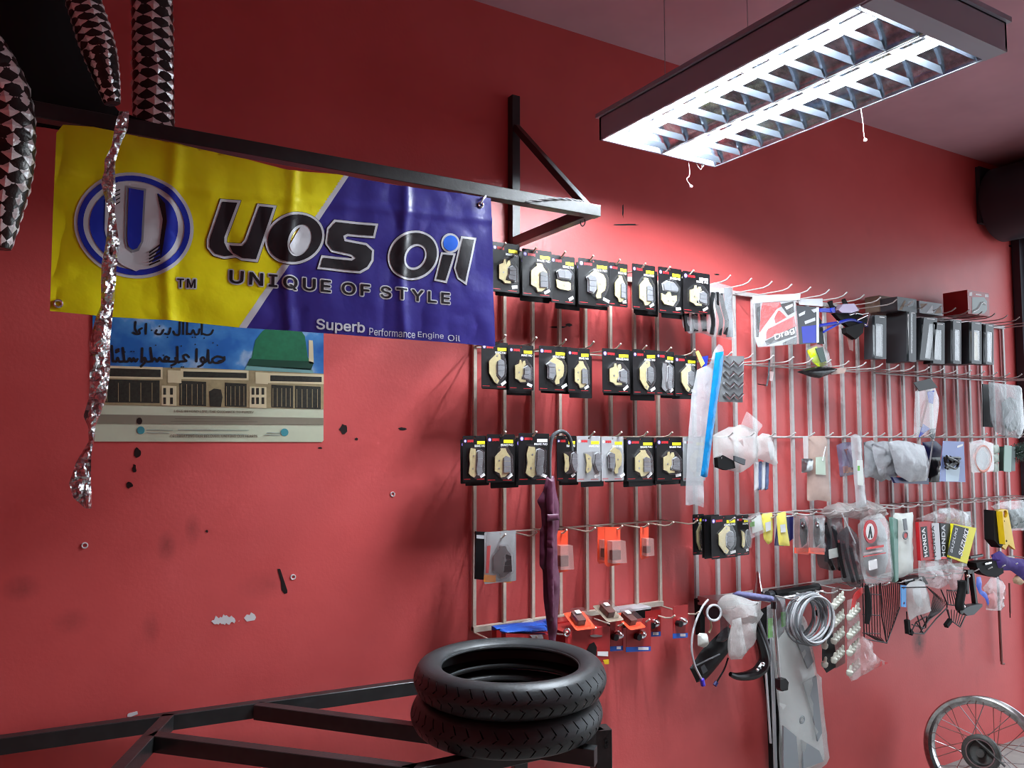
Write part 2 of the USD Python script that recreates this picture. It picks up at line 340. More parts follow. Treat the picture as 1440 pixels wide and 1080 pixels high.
f = T('trim_1', 'pale concrete apron outside the shutter opening', 'pavement', kind='structure'); f.add('trim_1', bx(V3(XR + 0.1, YB - 3, -0.14), V3(XR + 7, 4, -0.02)), mat('pale_concrete', (0.42, 0.42, 0.40), 0.8, vary=0.15))
c = T('ceiling', 'dusky grey painted ceiling', 'ceiling', kind='structure'); c.add('ceiling', bx(V3(XL, YB, ZC), V3(XR + 0.1, 0.12, ZC + 0.1)), CEIL)
x = T('wall_left', 'red painted side wall behind the ducts', 'wall', kind='structure'); x.add('wall_left', bx(V3(XL - 0.1, YB, 0), V3(XL, 0.12, ZC)), WALL)
x = T('wall_front', 'red painted wall behind the camera', 'wall', kind='structure'); x.add('wall_front', bx(V3(XL, YB - 0.1, 0), V3(XR + 0.1, YB, ZC)), WALL)
x = T('wall_right', 'red painted wall around the shutter opening', 'wall', kind='structure', whole=True)
x.add('lintel', bx(V3(XR, YB, 2.82), V3(XR + 0.1, 0, ZC)), WALL); x.add('pier', bx(V3(XR, YB, 0), V3(XR + 0.1, -3.2, 2.82)), WALL); x.add('pier', bx(V3(XR, -0.10, 0), V3(XR + 0.1, 0, 2.82)), WALL)
SHUT = mat('dark_shutter_steel', lin(44, 48, 56), 0.45, 0.2)
s = T('roller_shutter', 'dark rolled up steel shutter drum above the opening at the right edge', 'shutter')
s.add('drum', lathe([(0, -1.6), (0.205, -1.6), (0.215, -1.59), (0.215, 1.57), (0.205, 1.58), (0, 1.58)], (4.78, -1.61, 3.045), (0, 1, 0), 40), SHUT)
s.add('end_bracket', bx(V3(4.60, -0.028, 2.92), V3(5.0, -0.004, 3.25)), SHUT)
s.add('guide_rail', bx(V3(4.955, -0.05, 0), V3(5.015, -0.005, 2.90)), SHUT)

# ================================================================ CEILING LAMP: twin tube troffer with parabolic louvre
x0, x1, ya, yb, z0, z1 = 1.652, 2.202, -0.328, -1.402, 2.73, 2.812
HOUS = mat('lamp_white_housing', lin(150, 156, 168), 0.45)
MIRROR = mat('dirty_lamp_mirror', (0.20, 0.22, 0.25), 0.16, 1.0, vary=0.5, scale=60, bump=0.15)
BLADE = mat('louvre_blade', lin(44, 48, 54), 0.35, 0.2)
TUBE = lamp('glowing_tube', (0.86, 0.94, 1.0), TUBE_POWER)
L = T('ceiling_lamp', 'twin tube fluorescent ceiling lamp with a mirrored louvre, both tubes lit', 'ceiling lamp')
L.add('housing', cat(bx(V3(x0, yb, z1 - 0.006), V3(x1, ya, z1)), bx(V3(x0, yb, z0), V3(x0 + 0.008, ya, z1)), bx(V3(x1 - 0.008, yb, z0), V3(x1, ya, z1)),
                     bx(V3(x0, ya - 0.008, z0), V3(x1, ya, z1)), bx(V3(x0, yb, z0), V3(x1, yb + 0.008, z1)), bx(V3(x0 - 0.01, yb - 0.01, z1 - 0.002), V3(x1 + 0.01, ya + 0.01, z1 + 0.012))), HOUS, smooth=False)
L.add('end_frame', cat(bx(V3(x0 + .006, yb - 0.002, z0 - 0.004), V3(x1 - .006, yb + 0.055, z0 + 0.004))), HOUS, smooth=False)
xm = (x0 + x1) / 2; NB = 11
for b, (xa, xb) in enumerate(((x0 + 0.010, xm - 0.004), (xm + 0.004, x1 - 0.010))):
    xc = (xa + xb) / 2
    t = L.add('tube', lathe([(0, -0.502), (0.0135, -0.502), (0.0135, 0.502), (0, 0.502)], (xc, (ya + yb) / 2 + 0.01, z0 + 0.042), (0, 1, 0), 16), TUBE)
    for e in (-1, 1):
        L.add('tube_cap', bx(V3(xc - 0.016, (ya + yb) / 2 + 0.01 + e * 0.502, z0 + 0.026), V3(xc + 0.016, (ya + yb) / 2 + 0.01 + e * 0.517, z0 + 0.060)), HOUS, parent=t)
    # parabolic side mirrors
    for sgn, xe in ((1, xa), (-1, xb)):
        prof = [(xe + sgn * 0.115 * (k / 6) ** 1.8, z0 + 0.001 + 0.074 * (k / 6)) for k in range(7)]
        V = np.array([(px_, yy, pz) for yy in (yb + 0.05, ya - 0.010) for px_, pz in prof]); F = [(i, i + 1, i + 8, i + 7) for i in range(6)]
        L.add('side_mirror', trimesh.Trimesh(V, np.array([(q[0], q[1], q[2]) for q in F] + [(q[0], q[2], q[3]) for q in F]), process=False), MIRROR)
    for k in range(NB):
        yk = yb + 0.075 + (ya - yb - 0.12) * k / (NB - 1)
        hx = [(xa + 0.002, 0.0), (xb - 0.002, 0.0), (xb - 0.020, 0.020), (xa + 0.020, 0.020)]
        V = []
        for sx, (px_, hz) in [(s_, q) for s_ in (-1, 1) for q in hx]:
            V.append((px_, yk + sx * (0.0015 + hz * 0.14), z0 + 0.002 + hz))
        Fq = [(0, 1, 2, 3), (4, 7, 6, 5), (0, 4, 5, 1), (1, 5, 6, 2), (2, 6, 7, 3), (3, 7, 4, 0)]
        m = trimesh.Trimesh(np.array(V), np.array([(q[0], q[1], q[2]) for q in Fq] + [(q[0], q[2], q[3]) for q in Fq]), process=False); m.fix_normals()
        L.add('louvre_blade', m, BLADE, smooth=False)
L.add('centre_ridge', bx(V3(xm - 0.004, yb + 0.05, z0), V3(xm + 0.004, ya - 0.01, z0 + 0.03)), BLADE, smooth=False)
for ex in (x0 + 0.08, x1 - 0.08):
    for ey in (ya - 0.25, yb + 0.25):
        L.add('suspension_wire', tube([(ex, ey, z1 + 0.008), (ex, ey, ZC)], 0.0013, 6), STEEL)
# cobwebs hanging from the lamp
def on_x(px, py, x):
    d = ray(px, py); return EYE + d * ((x - EYE[0]) / d[0])
for n_, (pl_, pts) in enumerate([(('y', ya), [(968, 224), (970, 245), (966, 252), (972, 262)]), (('x', x1 - 0.004), [(1210, 150), (1213, 168), (1215, 190), (1217, 197)]), (('y', ya), [(977, 226), (985, 238), (988, 233)])]):
    q = np.array([at(a, b, pl_[1]) if pl_[0] == 'y' else on_x(a, b, pl_[1]) for a, b in pts])
    c = T('cobweb', ['dusty cobweb strand hanging below the wall end corner of the ceiling lamp', 'long dusty thread dangling from the middle of the lamp edge', 'short dusty cobweb loop at the lower corner of the ceiling lamp'][n_], 'cobweb')
    c.add('cobweb', cat(tube(smoothline(q, 16), [0.0012] * (len(smoothline(q, 16)) - 2) + [0.003, 0.002], 5), trimesh.creation.icosphere(1, 0.006).apply_translation(q[-1])), mat('dust', lin(190, 170, 170), 0.9))

# ================================================================ UPPER BRACKET AND BANNER RAIL
yr, zr_, wr = -0.50, 2.412, 0.036
xe = az(808, 294, zr_)[0]
xp = at(723, 250, -0.02)[0]
B = T('steel_bracket', 'black steel wall bracket with a long rail holding the yellow and blue banner', 'bracket')
B.add('wall_post', beam((xp, -0.019, at(723, 345, 0)[2] - 0.03), (xp, -0.019, at(723, 140, 0)[2]), 0.034, 0.034, ref=(0, 1, 0)), BLACK_STEEL)
B.add('rail', beam((-0.45, yr, zr_), (xp + 0.02, yr, zr_), wr, wr), BLACK_STEEL)
B.add('arm', beam((xp, -0.036, zr_), (xp, yr + 0.018, zr_), 0.034, 0.034), BLACK_STEEL)
B.add('brace', beam((xp, -0.036, at(723, 185, 0)[2]), (xp, yr + 0.03, zr_ + 0.022), 0.024, 0.024), BLACK_STEEL)
B.add('hook_loop', ring((xp, yr + 0.05, zr_ - 0.024), (1, 0, 0), 0.012, 0.002, 18, 6), BLACK_STEEL)
q = smoothline([(xp - 0.26, yr - 0.02, zr_ - 0.014), (xp - 0.15, yr - 0.021, zr_ + 0.012), (xp - 0.06, yr - 0.012, zr_ + 0.021), (xp - 0.01, yr, zr_ + 0.021)], 40)
r_ = T('tie_rope', 'thin grey twisted cord tied over the rail end of the banner', 'rope')
r_.add('tie_rope', cat(*[tube(q + np.column_stack([np.zeros(len(q)), 0.0022 * np.cos(np.arange(len(q)) * 0.8 + ph), 0.0022 * np.sin(np.arange(len(q)) * 0.8 + ph)]), 0.0022, 6) for ph in (0, math.pi)]), mat('grey_cord', lin(120, 120, 122), 0.8))

# ================================================================ BANNER
yB = yr - 0.021
def bdisp(x, z):
    x, z = np.asarray(x, float), np.asarray(z, float); p = np.stack([x, z, np.zeros_like(x)], -1)
    d = 0.016 * (meshkit.fbm(p * [4.0, 5.0, 1], 3, 7) - 0.5) + 0.009 * np.abs(meshkit.fbm(p * [12, 9, 1] + 5, 2, 3) - 0.5)
    for xc in FOLDS: d = d + 0.0045 * np.exp(-((x - xc - 0.006 * np.sin(z * 14)) / 0.015) ** 2)
    d = d + 0.0025 * np.exp(-((z - zfold - 0.05 * (x - 0.6)) / 0.012) ** 2)
    return d + 0.02
FOLDS = [at(238, 300, yB)[0], at(404, 340, yB)[0], at(563, 370, yB)[0]]; zfold = at(560, 305, yB)[2]
outline = [(79, 192), (88, 181), (130, 184), (190, 196), (240, 206), (300, 218), (345, 228), (404, 243), (470, 248), (560, 264), (640, 274), (686, 281), (688, 390), (690, 489), (640, 484), (560, 478), (480, 472), (400, 466), (334, 462), (240, 452), (150, 447), (70, 439), (74, 310)]
V_YEL = mat('yellow_vinyl', lin(214, 204, 16), 0.30, spec=0.5, vary=0.06, scale=8, bump=0.12, bscale=25, bdist=0.01)
V_BLU = mat('indigo_vinyl', lin(44, 39, 116), 0.28, spec=0.5, bump=0.12, bscale=25, bdist=0.01)
V_WHT = mat('silver_vinyl', lin(180, 182, 187), 0.3); V_BLK = mat('black_vinyl', lin(26, 26, 30), 0.28)
V_RBL = mat('royal_vinyl', lin(20, 44, 150), 0.28); V_LBL = mat('bright_blue_vinyl', lin(44, 104, 214), 0.3); V_GRY = mat('grey_vinyl', lin(120, 124, 132), 0.3)
bn = T('banner', 'yellow and blue vinyl engine oil banner with big outlined lettering hanging from the rail', 'banner')
full = pp(yB, outline)
yel = full.intersection(pp(yB, [(0, 100), (484, 245), (480, 250), (331, 465), (330, 700), (0, 700)]))
stripe = full.intersection(pp(yB, [(480, 248), (490, 246), (342, 466), (330, 466)]))
blu = full.difference(yel).difference(stripe)
def bp(name, poly, m, layer, edge=0.02, parent=None, label=None):
    return bn.add(name, wrap(poly, yB, bdisp, 0.0009 * layer, 0.012), m, parent, smooth=60, label=label)
sheet = bn.add('back_sheet', wrap(full, yB, bdisp, -0.001, 0.012), V_WHT, smooth=60)
bp('yellow_field', yel, V_YEL, 0, label='yellow printed field'); bp('blue_field', blu, V_BLU, 0, label='indigo printed field'); bp('silver_stripe', stripe, V_WHT, 0)
c2 = lambda pts: [(60 + a / 4.0, 150 + b / 4.0) for a, b in pts]           # tracing coordinates
c3 = lambda pts: [(400 + a / 3.857, 220 + b / 3.857) for a, b in pts]
def skewell(cx, cy, hx, hy, sk, n=40): return [(cx + hx * math.cos(a) - sk * hy * math.sin(a), cy + hy * math.sin(a)) for a in np.linspace(0, 2 * math.pi, n, endpoint=False)]
# round emblem
E1 = lambda rx, ry: pe(yB, 187, 320, rx, ry, 56, 0.22)
em = bp('emblem', E1(84, 73), V_WHT, 1, 0.03)
bp('emblem_ring', E1(79, 68.5).difference(E1(71, 61)), V_RBL, 2, 0.03, em)
disc = E1(62, 55)
bp('emblem_field', disc, V_RBL, 2, 0.03, em)
U_ = pp(yB, c2([(350, 500), (420, 440), (470, 462), (470, 770), (500, 815), (540, 790), (565, 475), (600, 470), (650, 520), (668, 640), (655, 780), (600, 900), (520, 935), (440, 900), (370, 830), (345, 700)]))
bp('emblem_letter', U_.union(disc.intersection(pp(yB, c2([(430, 400), (640, 400), (640, 560), (430, 560)])))), V_WHT, 3, 0.03, em)
bp('emblem_bar', pp(yB, c2([(462, 462), (575, 478), (560, 770), (535, 822), (500, 832), (465, 805), (455, 760)])), V_GRY, 4, 0.03, em)
bp('emblem_bar', pp(yB, c2([(478, 474), (562, 488), (548, 770), (525, 808), (500, 816), (477, 796), (470, 755)])), V_RBL, 5, 0.03, em)
bp('emblem_shade', pp(yB, c2([(635, 500), (680, 560), (690, 660), (672, 780), (655, 870), (650, 780), (668, 650)])), V_BLK, 4, 0.03, em)
for k in range(5):
    bp('emblem_dash', pp(yB, c2([(590, 830 + 17 * k), (650, 785 + 22 * k), (655, 793 + 22 * k), (592, 838 + 17 * k)])), V_BLK, 5, 0.03, em)
for k in range(4):
    bp('emblem_dash', pp(yB, c2([(430, 480 + 22 * k), (380, 500 + 26 * k), (382, 506 + 26 * k), (430, 487 + 22 * k)])), V_BLK, 5, 0.03, em)
# big letters
lt = {'letter_u': [pp(yB, c2([(1000, 548), (1082, 555), (1012, 745), (1012, 775), (1030, 812), (1062, 845), (1010, 850), (960, 836), (930, 800), (930, 760)])), pp(yB, c2([(1205, 575), (1282, 583), (1186, 870), (1110, 862), (1060, 832), (1040, 790), (1110, 797), (1135, 770)]))],
      'letter_o': [pp(yB, skewell(411, 338, 38, 33, 0.14)).difference(pp(yB, skewell(417, 341, 17, 22, 0.2)))],
      'letter_s': [pp(yB, c3([(262, 366), (478, 386), (466, 440), (328, 428), (305, 440), (312, 468), (428, 490), (460, 520), (456, 570), (432, 608), (392, 630), (180, 608), (196, 558), (350, 574), (372, 560), (352, 540), (246, 516), (220, 480), (228, 405)]))],
      'letter_o_small': [pp(yB, c3(skewell(682, 545, 125, 122, 0.1))).difference(pp(yB, c3(skewell(692, 553, 62, 70, 0.15))))],
      'letter_i': [pp(yB, c3([(840, 540), (893, 546), (852, 682), (806, 672)]))],
      'letter_l': [pp(yB, c3([(945, 455), (1008, 461), (958, 688), (925, 664), (908, 615)]))]}
allb = unary_union([g for v in lt.values() for g in v]); dot = pp(yB, c3(skewell(880, 480, 38, 42, 0.0, 24)))
sil = allb.union(dot).buffer(0.0062, join_style=2, mitre_limit=2)
og = bp('lettering_outline', sil.buffer(0.0012), V_BLK, 1); bp('lettering_silver', sil, V_WHT, 2, parent=og)
for k, v in lt.items():
    bp(k if k != 'letter_o_small' else 'letter_o', unary_union(v), V_BLK, 3)
bp('letter_dot', dot, V_LBL, 3)
hole = pp(yB, skewell(417, 341, 14, 19, 0.2)); bp('letter_inner', hole.intersection(pp(yB, [(300, 200), (452, 200), (452, 500), (400, 352), (420, 320)])), V_WHT, 3)
def tracked(text, h, bold, gap):
    out, x_ = [], 0.0
    for ch in text:
        if ch == ' ': x_ += h * 0.42; continue
        q_ = text_poly(ch, h, bold); out.append(affinity.translate(q_, x_ - q_.bounds[0], 0)); x_ += q_.bounds[2] - q_.bounds[0] + gap
    return unary_union(out)
def btext(text, p0, p1, h, m, layer, bold=False, outline=None, shear=0.0):
    a, b = at(*p0, yB), at(*p1, yB); g = tracked(text, h, bold, h * 0.34) if outline else text_poly(text, h, bold)
    g = fit(g, a[0], 0, b[0], h, shear); sl = (b[2] - a[2]) / (b[0] - a[0]); x_ = a[0]
    g = affinity.affine_transform(g, [1, 0, sl, 1, 0, a[2] - sl * x_])
    for q_ in polys(g.buffer(0.0032, quad_segs=3).simplify(0.0004)) if outline else []: bp('slogan_outline', q_, V_WHT, layer)
    for q_ in polys(g): bp('slogan_letter', q_, m, layer + 1)
btext('UNIQUE OF STYLE', (320, 401), (627, 431), 0.034, V_BLK, 1, True, True)
btext('TM', (247, 406), (273, 407), 0.021, V_BLK, 1, True, True)
btext('Superb', (441, 468), (509, 473), 0.034, V_WHT, 1, True)
btext('Performance', (515, 472.5), (579, 477), 0.020, V_WHT, 1)
btext('Engine', (583, 477.5), (618, 480), 0.020, V_WHT, 1)
btext('Oil', (624, 480.5), (641, 481.7), 0.017, V_WHT, 1)
for px, py in [(676, 288), (679, 478), (82, 427)]:
    c = at(px, py, yB - 0.022); bn.add('grommet', ring(c, (0, 1, 0), 0.0075, 0.0025, 18, 6), CHROME)
bn.add('tie_cord', tube([at(676, 286, yB - 0.026), at(680, 279, yB - 0.03), at(683, 276, yB - 0.02), (at(683, 276, yB - 0.02)[0], yr, zr_ - 0.02)], 0.003, 6), PALE_GREY)

# ================================================================ POSTER
yP = -0.003
po = T('poster', 'large wall poster of a green domed mosque under a blue sky with black calligraphy', 'poster')
c4 = lambda pts: [(80 + a / 3.6, 420 + b / 3.6) for a, b in pts]
def pl(name, pts, m, layer, parent=None): return po.add(name, ext(pts if not isinstance(pts, list) else pp(yP, c4(pts)), yP - 0.0004 * layer, 0.0004), m, parent, smooth=False)
P_PALE = mat('poster_pale', lin(188, 196, 172), 0.35, vary=0.04); P_BAND = mat('poster_band', lin(128, 124, 108), 0.35)
P_SKY = usdkit.material(stage, '/World/Looks/poster_sky', {"g": ("geometry", {}), "n": ("noise_texture", {"scale": 9.0, "detail": 5.0}), "r": ("rgb_ramp", {"ramp": [(0.42, lin(34, 96, 168)), (0.58, lin(70, 132, 192)), (0.72, lin(190, 205, 215))]}), "p": ("principled_bsdf", {"roughness": 0.3})}, [("g.position", "n.vector"), ("n.fac", "r.fac"), ("r.color", "p.base_color")], surface="p.BSDF")
P_GRN = mat('poster_green', lin(30, 104, 72), 0.35, vary=0.2, scale=60); P_DGR = mat('poster_deep_green', lin(22, 66, 52), 0.35); P_AQUA = mat('poster_aqua', lin(110, 160, 158), 0.35)
P_STONE = mat('poster_stone', lin(150, 138, 104), 0.4, vary=0.2, scale=50); P_DARK = mat('poster_dark', lin(40, 44, 38), 0.4, vary=0.5, scale=120); P_LIGHT = mat('poster_light', lin(206, 196, 160), 0.4); P_INK = mat('poster_ink', lin(24, 28, 34), 0.35); P_TXT = mat('poster_caption', lin(112, 108, 92), 0.4); P_FINE = mat('poster_fine_print', lin(150, 168, 158), 0.4); P_TEAL = mat('poster_teal', lin(60, 140, 150), 0.4)
po.add('sheet', ext(pp(yP, [(131, 430), (455, 430), (455, 619), (453, 621.5), (131, 621)]), -0.0005, 0.0025), P_PALE, smooth=False)
sky = pl('sky', [(180, 0), (1350, 0), (1350, 385), (180, 360)], P_SKY, 1)
fac = pl('facade', [(180, 345), (700, 350), (1350, 380), (1350, 560), (180, 535)], P_STONE, 2)
dm = pl('dome', [(985, 300), (1005, 210), (1040, 165), (1090, 130), (1160, 120), (1220, 140), (1255, 190), (1270, 300), (1300, 320), (1285, 362), (960, 345), (975, 305)], P_GRN, 3)
pl('dome_drum', [(975, 305), (1285, 318), (1300, 325), (1285, 362), (960, 340)], P_DGR, 4, dm); pl('dome_base', [(960, 340), (1290, 355), (1300, 378), (950, 360)], P_AQUA, 4, dm)
pl('minaret', [(1275, 210), (1295, 212), (1300, 330), (1275, 330)], P_LIGHT, 4, dm)
for (a, b, c_, d) in [(235, 345, 525, 400), (640, 362, 960, 405), (1080, 382, 1340, 425)]:
    k = pl('parapet', [(a - 14, b - 6), (c_ + 10, b + 2), (c_ + 10, d + 8), (a - 14, d + 2)], P_LIGHT, 3, fac); pl('parapet_panel', [(a, b + 6), (c_, b + 14), (c_, d - 2), (a, d - 8)], P_DARK, 4, fac)
for (a, b, c_, d) in [(235, 408, 520, 525), (620, 415, 755, 540), (850, 425, 960, 545), (1085, 435, 1195, 550), (1205, 440, 1335, 555)]:
    pl('archway', [(a, b), (c_, b + 6), (c_, d + 4), (a, d)], P_DARK, 3, fac)
    for j in range(5): pl('column', [(a + (c_ - a) * (j + .3) / 5, b + 18), (a + (c_ - a) * (j + .3) / 5 + 3, b + 18), (a + (c_ - a) * (j + .3) / 5 + 3, d - 4), (a + (c_ - a) * (j + .3) / 5, d - 4)], P_STONE, 4, fac)
for (a, b, c_, d) in [(560, 362, 630, 425), (1005, 372, 1068, 430), (530, 440, 605, 540), (975, 445, 1060, 552)]:
    pl('pale_pier', [(a, b), (c_, b + 3), (c_, d + 3), (a, d)], P_LIGHT, 4, fac)
for xx in (545, 580, 992, 1015, 1042):
    for yy in (452, 500): pl('small_window', [(xx - 7, yy), (xx + 7, yy), (xx + 7, yy + 34), (xx - 7, yy + 34)], P_DARK, 5, fac)
pl('figure', [(770, 470), (795, 455), (830, 460), (838, 500), (830, 548), (775, 545)], P_DARK, 4, fac)
pl('grey_band', [(190, 585), (1350, 604), (1350, 640), (185, 632)], P_BAND, 2)
# calligraphy strokes
def stroke(pts, wd): return LineString(smoothline(np.array([at(*q, yP)[[0, 2]] for q in c4(pts)]), 20)).buffer(wd * 0.0009)
l2 = [[(848, 296), (842, 316), (815, 326), (792, 322), (788, 306), (812, 292), (842, 300), (848, 310), (820, 318)], [(790, 318), (770, 322), (766, 270)], [(766, 262), (762, 305), (750, 322), (732, 318), (730, 302), (742, 298), (748, 314), (735, 336), (716, 344)], [(708, 256), (706, 318)],
      [(668, 296), (655, 284), (640, 290), (645, 306), (655, 316), (625, 318)], [(625, 318), (612, 318), (610, 245)], [(608, 316), (585, 318), (565, 318)], [(568, 300), (560, 316), (545, 310), (552, 294), (566, 300)], [(600, 300), (605, 318), (598, 330), (580, 338)], [(556, 318), (532, 316), (520, 300), (508, 318), (494, 302), (482, 318)], [(482, 318), (474, 250)], [(474, 318), (455, 318), (446, 300), (436, 306), (446, 320), (425, 344)],
      [(432, 252), (430, 320)], [(408, 306), (398, 318), (388, 302), (378, 318), (368, 302), (358, 318), (340, 318)], [(342, 318), (334, 250)], [(334, 318), (316, 318), (308, 300), (300, 318), (286, 316)], [(284, 318), (278, 240)], [(300, 262), (312, 256)], [(300, 272), (312, 266)]]
l1 = [[(790, 160), (780, 178), (760, 184), (740, 178)], [(735, 120), (733, 180)], [(722, 155), (716, 178), (700, 180), (690, 160), (680, 178), (664, 178)], [(660, 118), (658, 180)], [(640, 118), (640, 178)], [(622, 118), (620, 178), (600, 182), (590, 166)], [(575, 150), (566, 178), (548, 178)], [(540, 158), (525, 180), (500, 176), (505, 160)], [(452, 128), (450, 178)], [(430, 150), (416, 160), (420, 176), (402, 180), (385, 172)], [(398, 118), (396, 150), (406, 176)]]
dots = [(700, 232), (812, 236), (790, 224), (630, 240), (580, 350), (540, 286), (500, 236), (390, 268), (376, 268), (345, 270), (630, 346), (640, 346), (700, 196), (686, 196), (560, 196), (520, 140), (745, 200), (480, 160)]
pl('calligraphy', unary_union([stroke(s_, 3.6) for s_ in l2]), P_INK, 3); pl('calligraphy', unary_union([stroke(s_, 3.2) for s_ in l1]), P_INK, 3)
pl('calligraphy_marks', unary_union([pe(yP, *c4([d])[0], 1.0, 1.0, 8) for d in dots]), P_INK, 3)
for tx, a, b, h, m_ in [('LOVE BEYOND LIFE, THE GUIDANCE TO PURITY', (245, 580.5), (357, 582), 0.0085, P_TXT), ('CELEBRATING OUR BELOVED, UNITING OUR HEARTS', (239, 616), (362, 617), 0.0095, P_TXT)]:
    A, Bq = at(*a, yP), at(*b, yP); pl('caption', fit(text_poly(tx, h), A[0], A[2], Bq[0], A[2] + h), m_, 2)
for a in (198, 400): pl('small_logo', pe(yP, a, 605 if a < 300 else 608, 5.5, 5.5, 16), P_TEAL, 2)
for (a, b, c_) in [(206, 243, 604), (206, 238, 608), (375, 396, 608), (372, 394, 611), (246, 350, 588), (240, 362, 592), (250, 350, 604), (247, 348, 610)]:
    pl('fine_print', pp(yP, [(a, c_), (b, c_ + 0.6), (b, c_ + 1.6), (a, c_ + 1.0)]), P_TXT if c_ < 600 else P_FINE, 3)
pl('smudge', pe(yP, 196, 592, 4, 5, 10), CHIP_DARK, 4)
# ================================================================ LOWER STEEL STAND AND TYRES
ZS, hb, wb = 0.93, 0.042, 0.034
sp = lambda px, py: az(px, py, ZS) - V3(0, 0, hb / 2)
ST = T('steel_stand', 'black welded square tube stand along the bottom left carrying two tyres', 'stand')
a, b = sp(0, 1036), sp(570, 958); d = (b - a) / np.linalg.norm(b - a)
ST.add('back_rail', beam(a - d * 0.5, b + d * 0.42, wb, hb), BLACK_STEEL)
c0, c1 = sp(590, 1076), sp(845, 1023); df = (c1 - c0) / np.linalg.norm(c1 - c0)
ST.add('front_rail', beam(c0 - df * 0.04, c1, wb, hb), BLACK_STEEL)
e0, e1 = sp(362, 989), sp(592, 1019); de = (e1 - e0) / np.linalg.norm(e1 - e0)
ST.add('cross_rail', beam(e0, e0 + de * 1.0, wb, hb), BLACK_STEEL)
g0, g1 = sp(214, 1031), sp(480, 1064); dg = (g1 - g0) / np.linalg.norm(g1 - g0)
ST.add('cross_rail', beam(g0, g0 + dg * 0.74, wb, hb), BLACK_STEEL)
h0, h1 = sp(237, 1004), sp(166, 1079); dh = (h1 - h0) / np.linalg.norm(h1 - h0)
ST.add('cross_rail', beam(h0, h0 + dh * 0.75, wb, hb), BLACK_STEEL)
for p in (c1 - df * 0.0, h0 + dh * 0.73, a - d * 0.45, b + d * 0.4):
    p = V3(p[0], p[1], 0)
    ST.add('leg', beam(p, p + V3(0, 0, ZS - (0.002 if p[0] < 1.2 else 0.0)), 0.046, 0.046, ref=(0.3, 1, 0)), BLACK_STEEL)
pc = c1 + V3(0, 0, 0)
ST.add('painted_mark', place(flat(fit(text_poly('B', 0.02), 0, 0, 0.011, 0.022), 0.0006), V3(pc[0], pc[1], 0.885) + V3(-0.008, -0.0265, 0), yaw=math.atan2(-0.3, 1) * 0), BLACK_MATT)

import manifold3d as m3
def tyre(cx, cy, z, R, wd, seed):
    outer = [(R - .072, -wd * .30), (R - .066, -wd * .40), (R - .040, -wd * .50), (R - .018, -wd * .42), (R - .006, -wd * .24), (R, 0), (R - .006, wd * .24), (R - .018, wd * .42), (R - .040, wd * .50), (R - .066, wd * .40), (R - .072, wd * .30)]
    inner = [(R - .068, wd * .27), (R - .040, wd * .40), (R - .016, wd * .25), (R - .010, 0), (R - .016, -wd * .25), (R - .040, -wd * .40), (R - .068, -wd * .27)]
    o2 = smoothline([(r_, 0, z_) for r_, z_ in outer], 30)[:, [0, 2]].tolist()
    body = m3.CrossSection([np.array(o2 + inner)], m3.FillRule.NonZero).revolve(120)
    cut = []
    for i in range(44):
        for s_ in (-1, 1):
            th = 2 * math.pi * (i + (0.5 if s_ > 0 else 0)) / 44
            for (zc, ln, sl, wd_) in ((0.30, 0.30, 0.55, 0.0034), (0.10, 0.10, -0.9, 0.0030)):
                k = m3.Manifold.cube((0.010, wd_, wd * ln * 1.3), True).rotate((math.degrees(sl) * s_, 0, 0)).translate((R - (0.008 if zc > .2 else 0.001), 0, s_ * wd * zc)).rotate((0, 0, math.degrees(th)))
                cut.append(k)
    body = body - m3.Manifold.compose(cut) if False else body - m3.Manifold.batch_boolean(cut, m3.OpType.Add)
    q = body.to_mesh(); t = trimesh.Trimesh(q.vert_properties[:, :3], q.tri_verts, process=True); t.apply_translation((cx, cy, z + wd / 2)); return t
for i, (cx, cy, z, R, lab) in enumerate([(1.100, -0.630, ZS + 0.001, 0.254, 'worn black motorcycle tyre lying flat on the stand under another tyre'), (1.108, -0.634, ZS + 0.091, 0.256, 'black motorcycle tyre with slanted tread grooves lying on top of the lower tyre')]):
    t = T('tyre', lab, 'tyre', 'tyres stacked on the steel stand'); wd = 0.089
    t.add('tread_and_sidewall', tyre(cx, cy, z, R, wd, i), BLACK_RUBBER, smooth=28)
    t.add('bead', cat(ring((cx, cy, z + wd * .79), (0, 0, 1), R - .070, .004, 72, 8), ring((cx, cy, z + wd * .21), (0, 0, 1), R - .070, .004, 72, 8)), BLACK_RUBBER)
    t.add('moulding_line', ring((cx, cy, z + wd * 0.93), (0, 0, 1), R - .030, .0012, 72, 5), BLACK_RUBBER)

# ================================================================ SPOKED WHEEL
wc = az(1383, 1058, 0.242)
vd = (EYE - wc) * V3(1, 1, 0); vd /= np.linalg.norm(vd); an = math.radians(-14)
n_ = V3(vd[0] * math.cos(an) - vd[1] * math.sin(an), vd[0] * math.sin(an) + vd[1] * math.cos(an), 0); n_ = n_ * math.cos(0.20) + V3(0, 0, math.sin(0.20))
wh = T('spoked_wheel', 'bare chrome spoked motorcycle rim with a dark hub leaning by the red wall', 'wheel')
RW = 0.243
prof = [(RW - .030, -.012), (RW - .022, -.020), (RW - .014, -.036), (RW, -.040), (RW + .002, -.044), (RW - .004, -.046), (RW - .018, -.040), (RW - .027, -.024), (RW - .034, -.012), (RW - .034, .012), (RW - .027, .024), (RW - .018, .040), (RW - .004, .046), (RW + .002, .044), (RW, .040), (RW - .014, .036), (RW - .022, .020), (RW - .030, .012), (RW - .030, -.012)]
wh.add('rim', lathe(prof, wc, n_, 72), mat('worn_chrome', (0.50, 0.50, 0.50), 0.16, 1.0, vary=0.5, scale=25))
CASTA = mat('sooty_cast_alloy', (0.06, 0.062, 0.058), 0.55, 0.4, vary=0.4, scale=40)
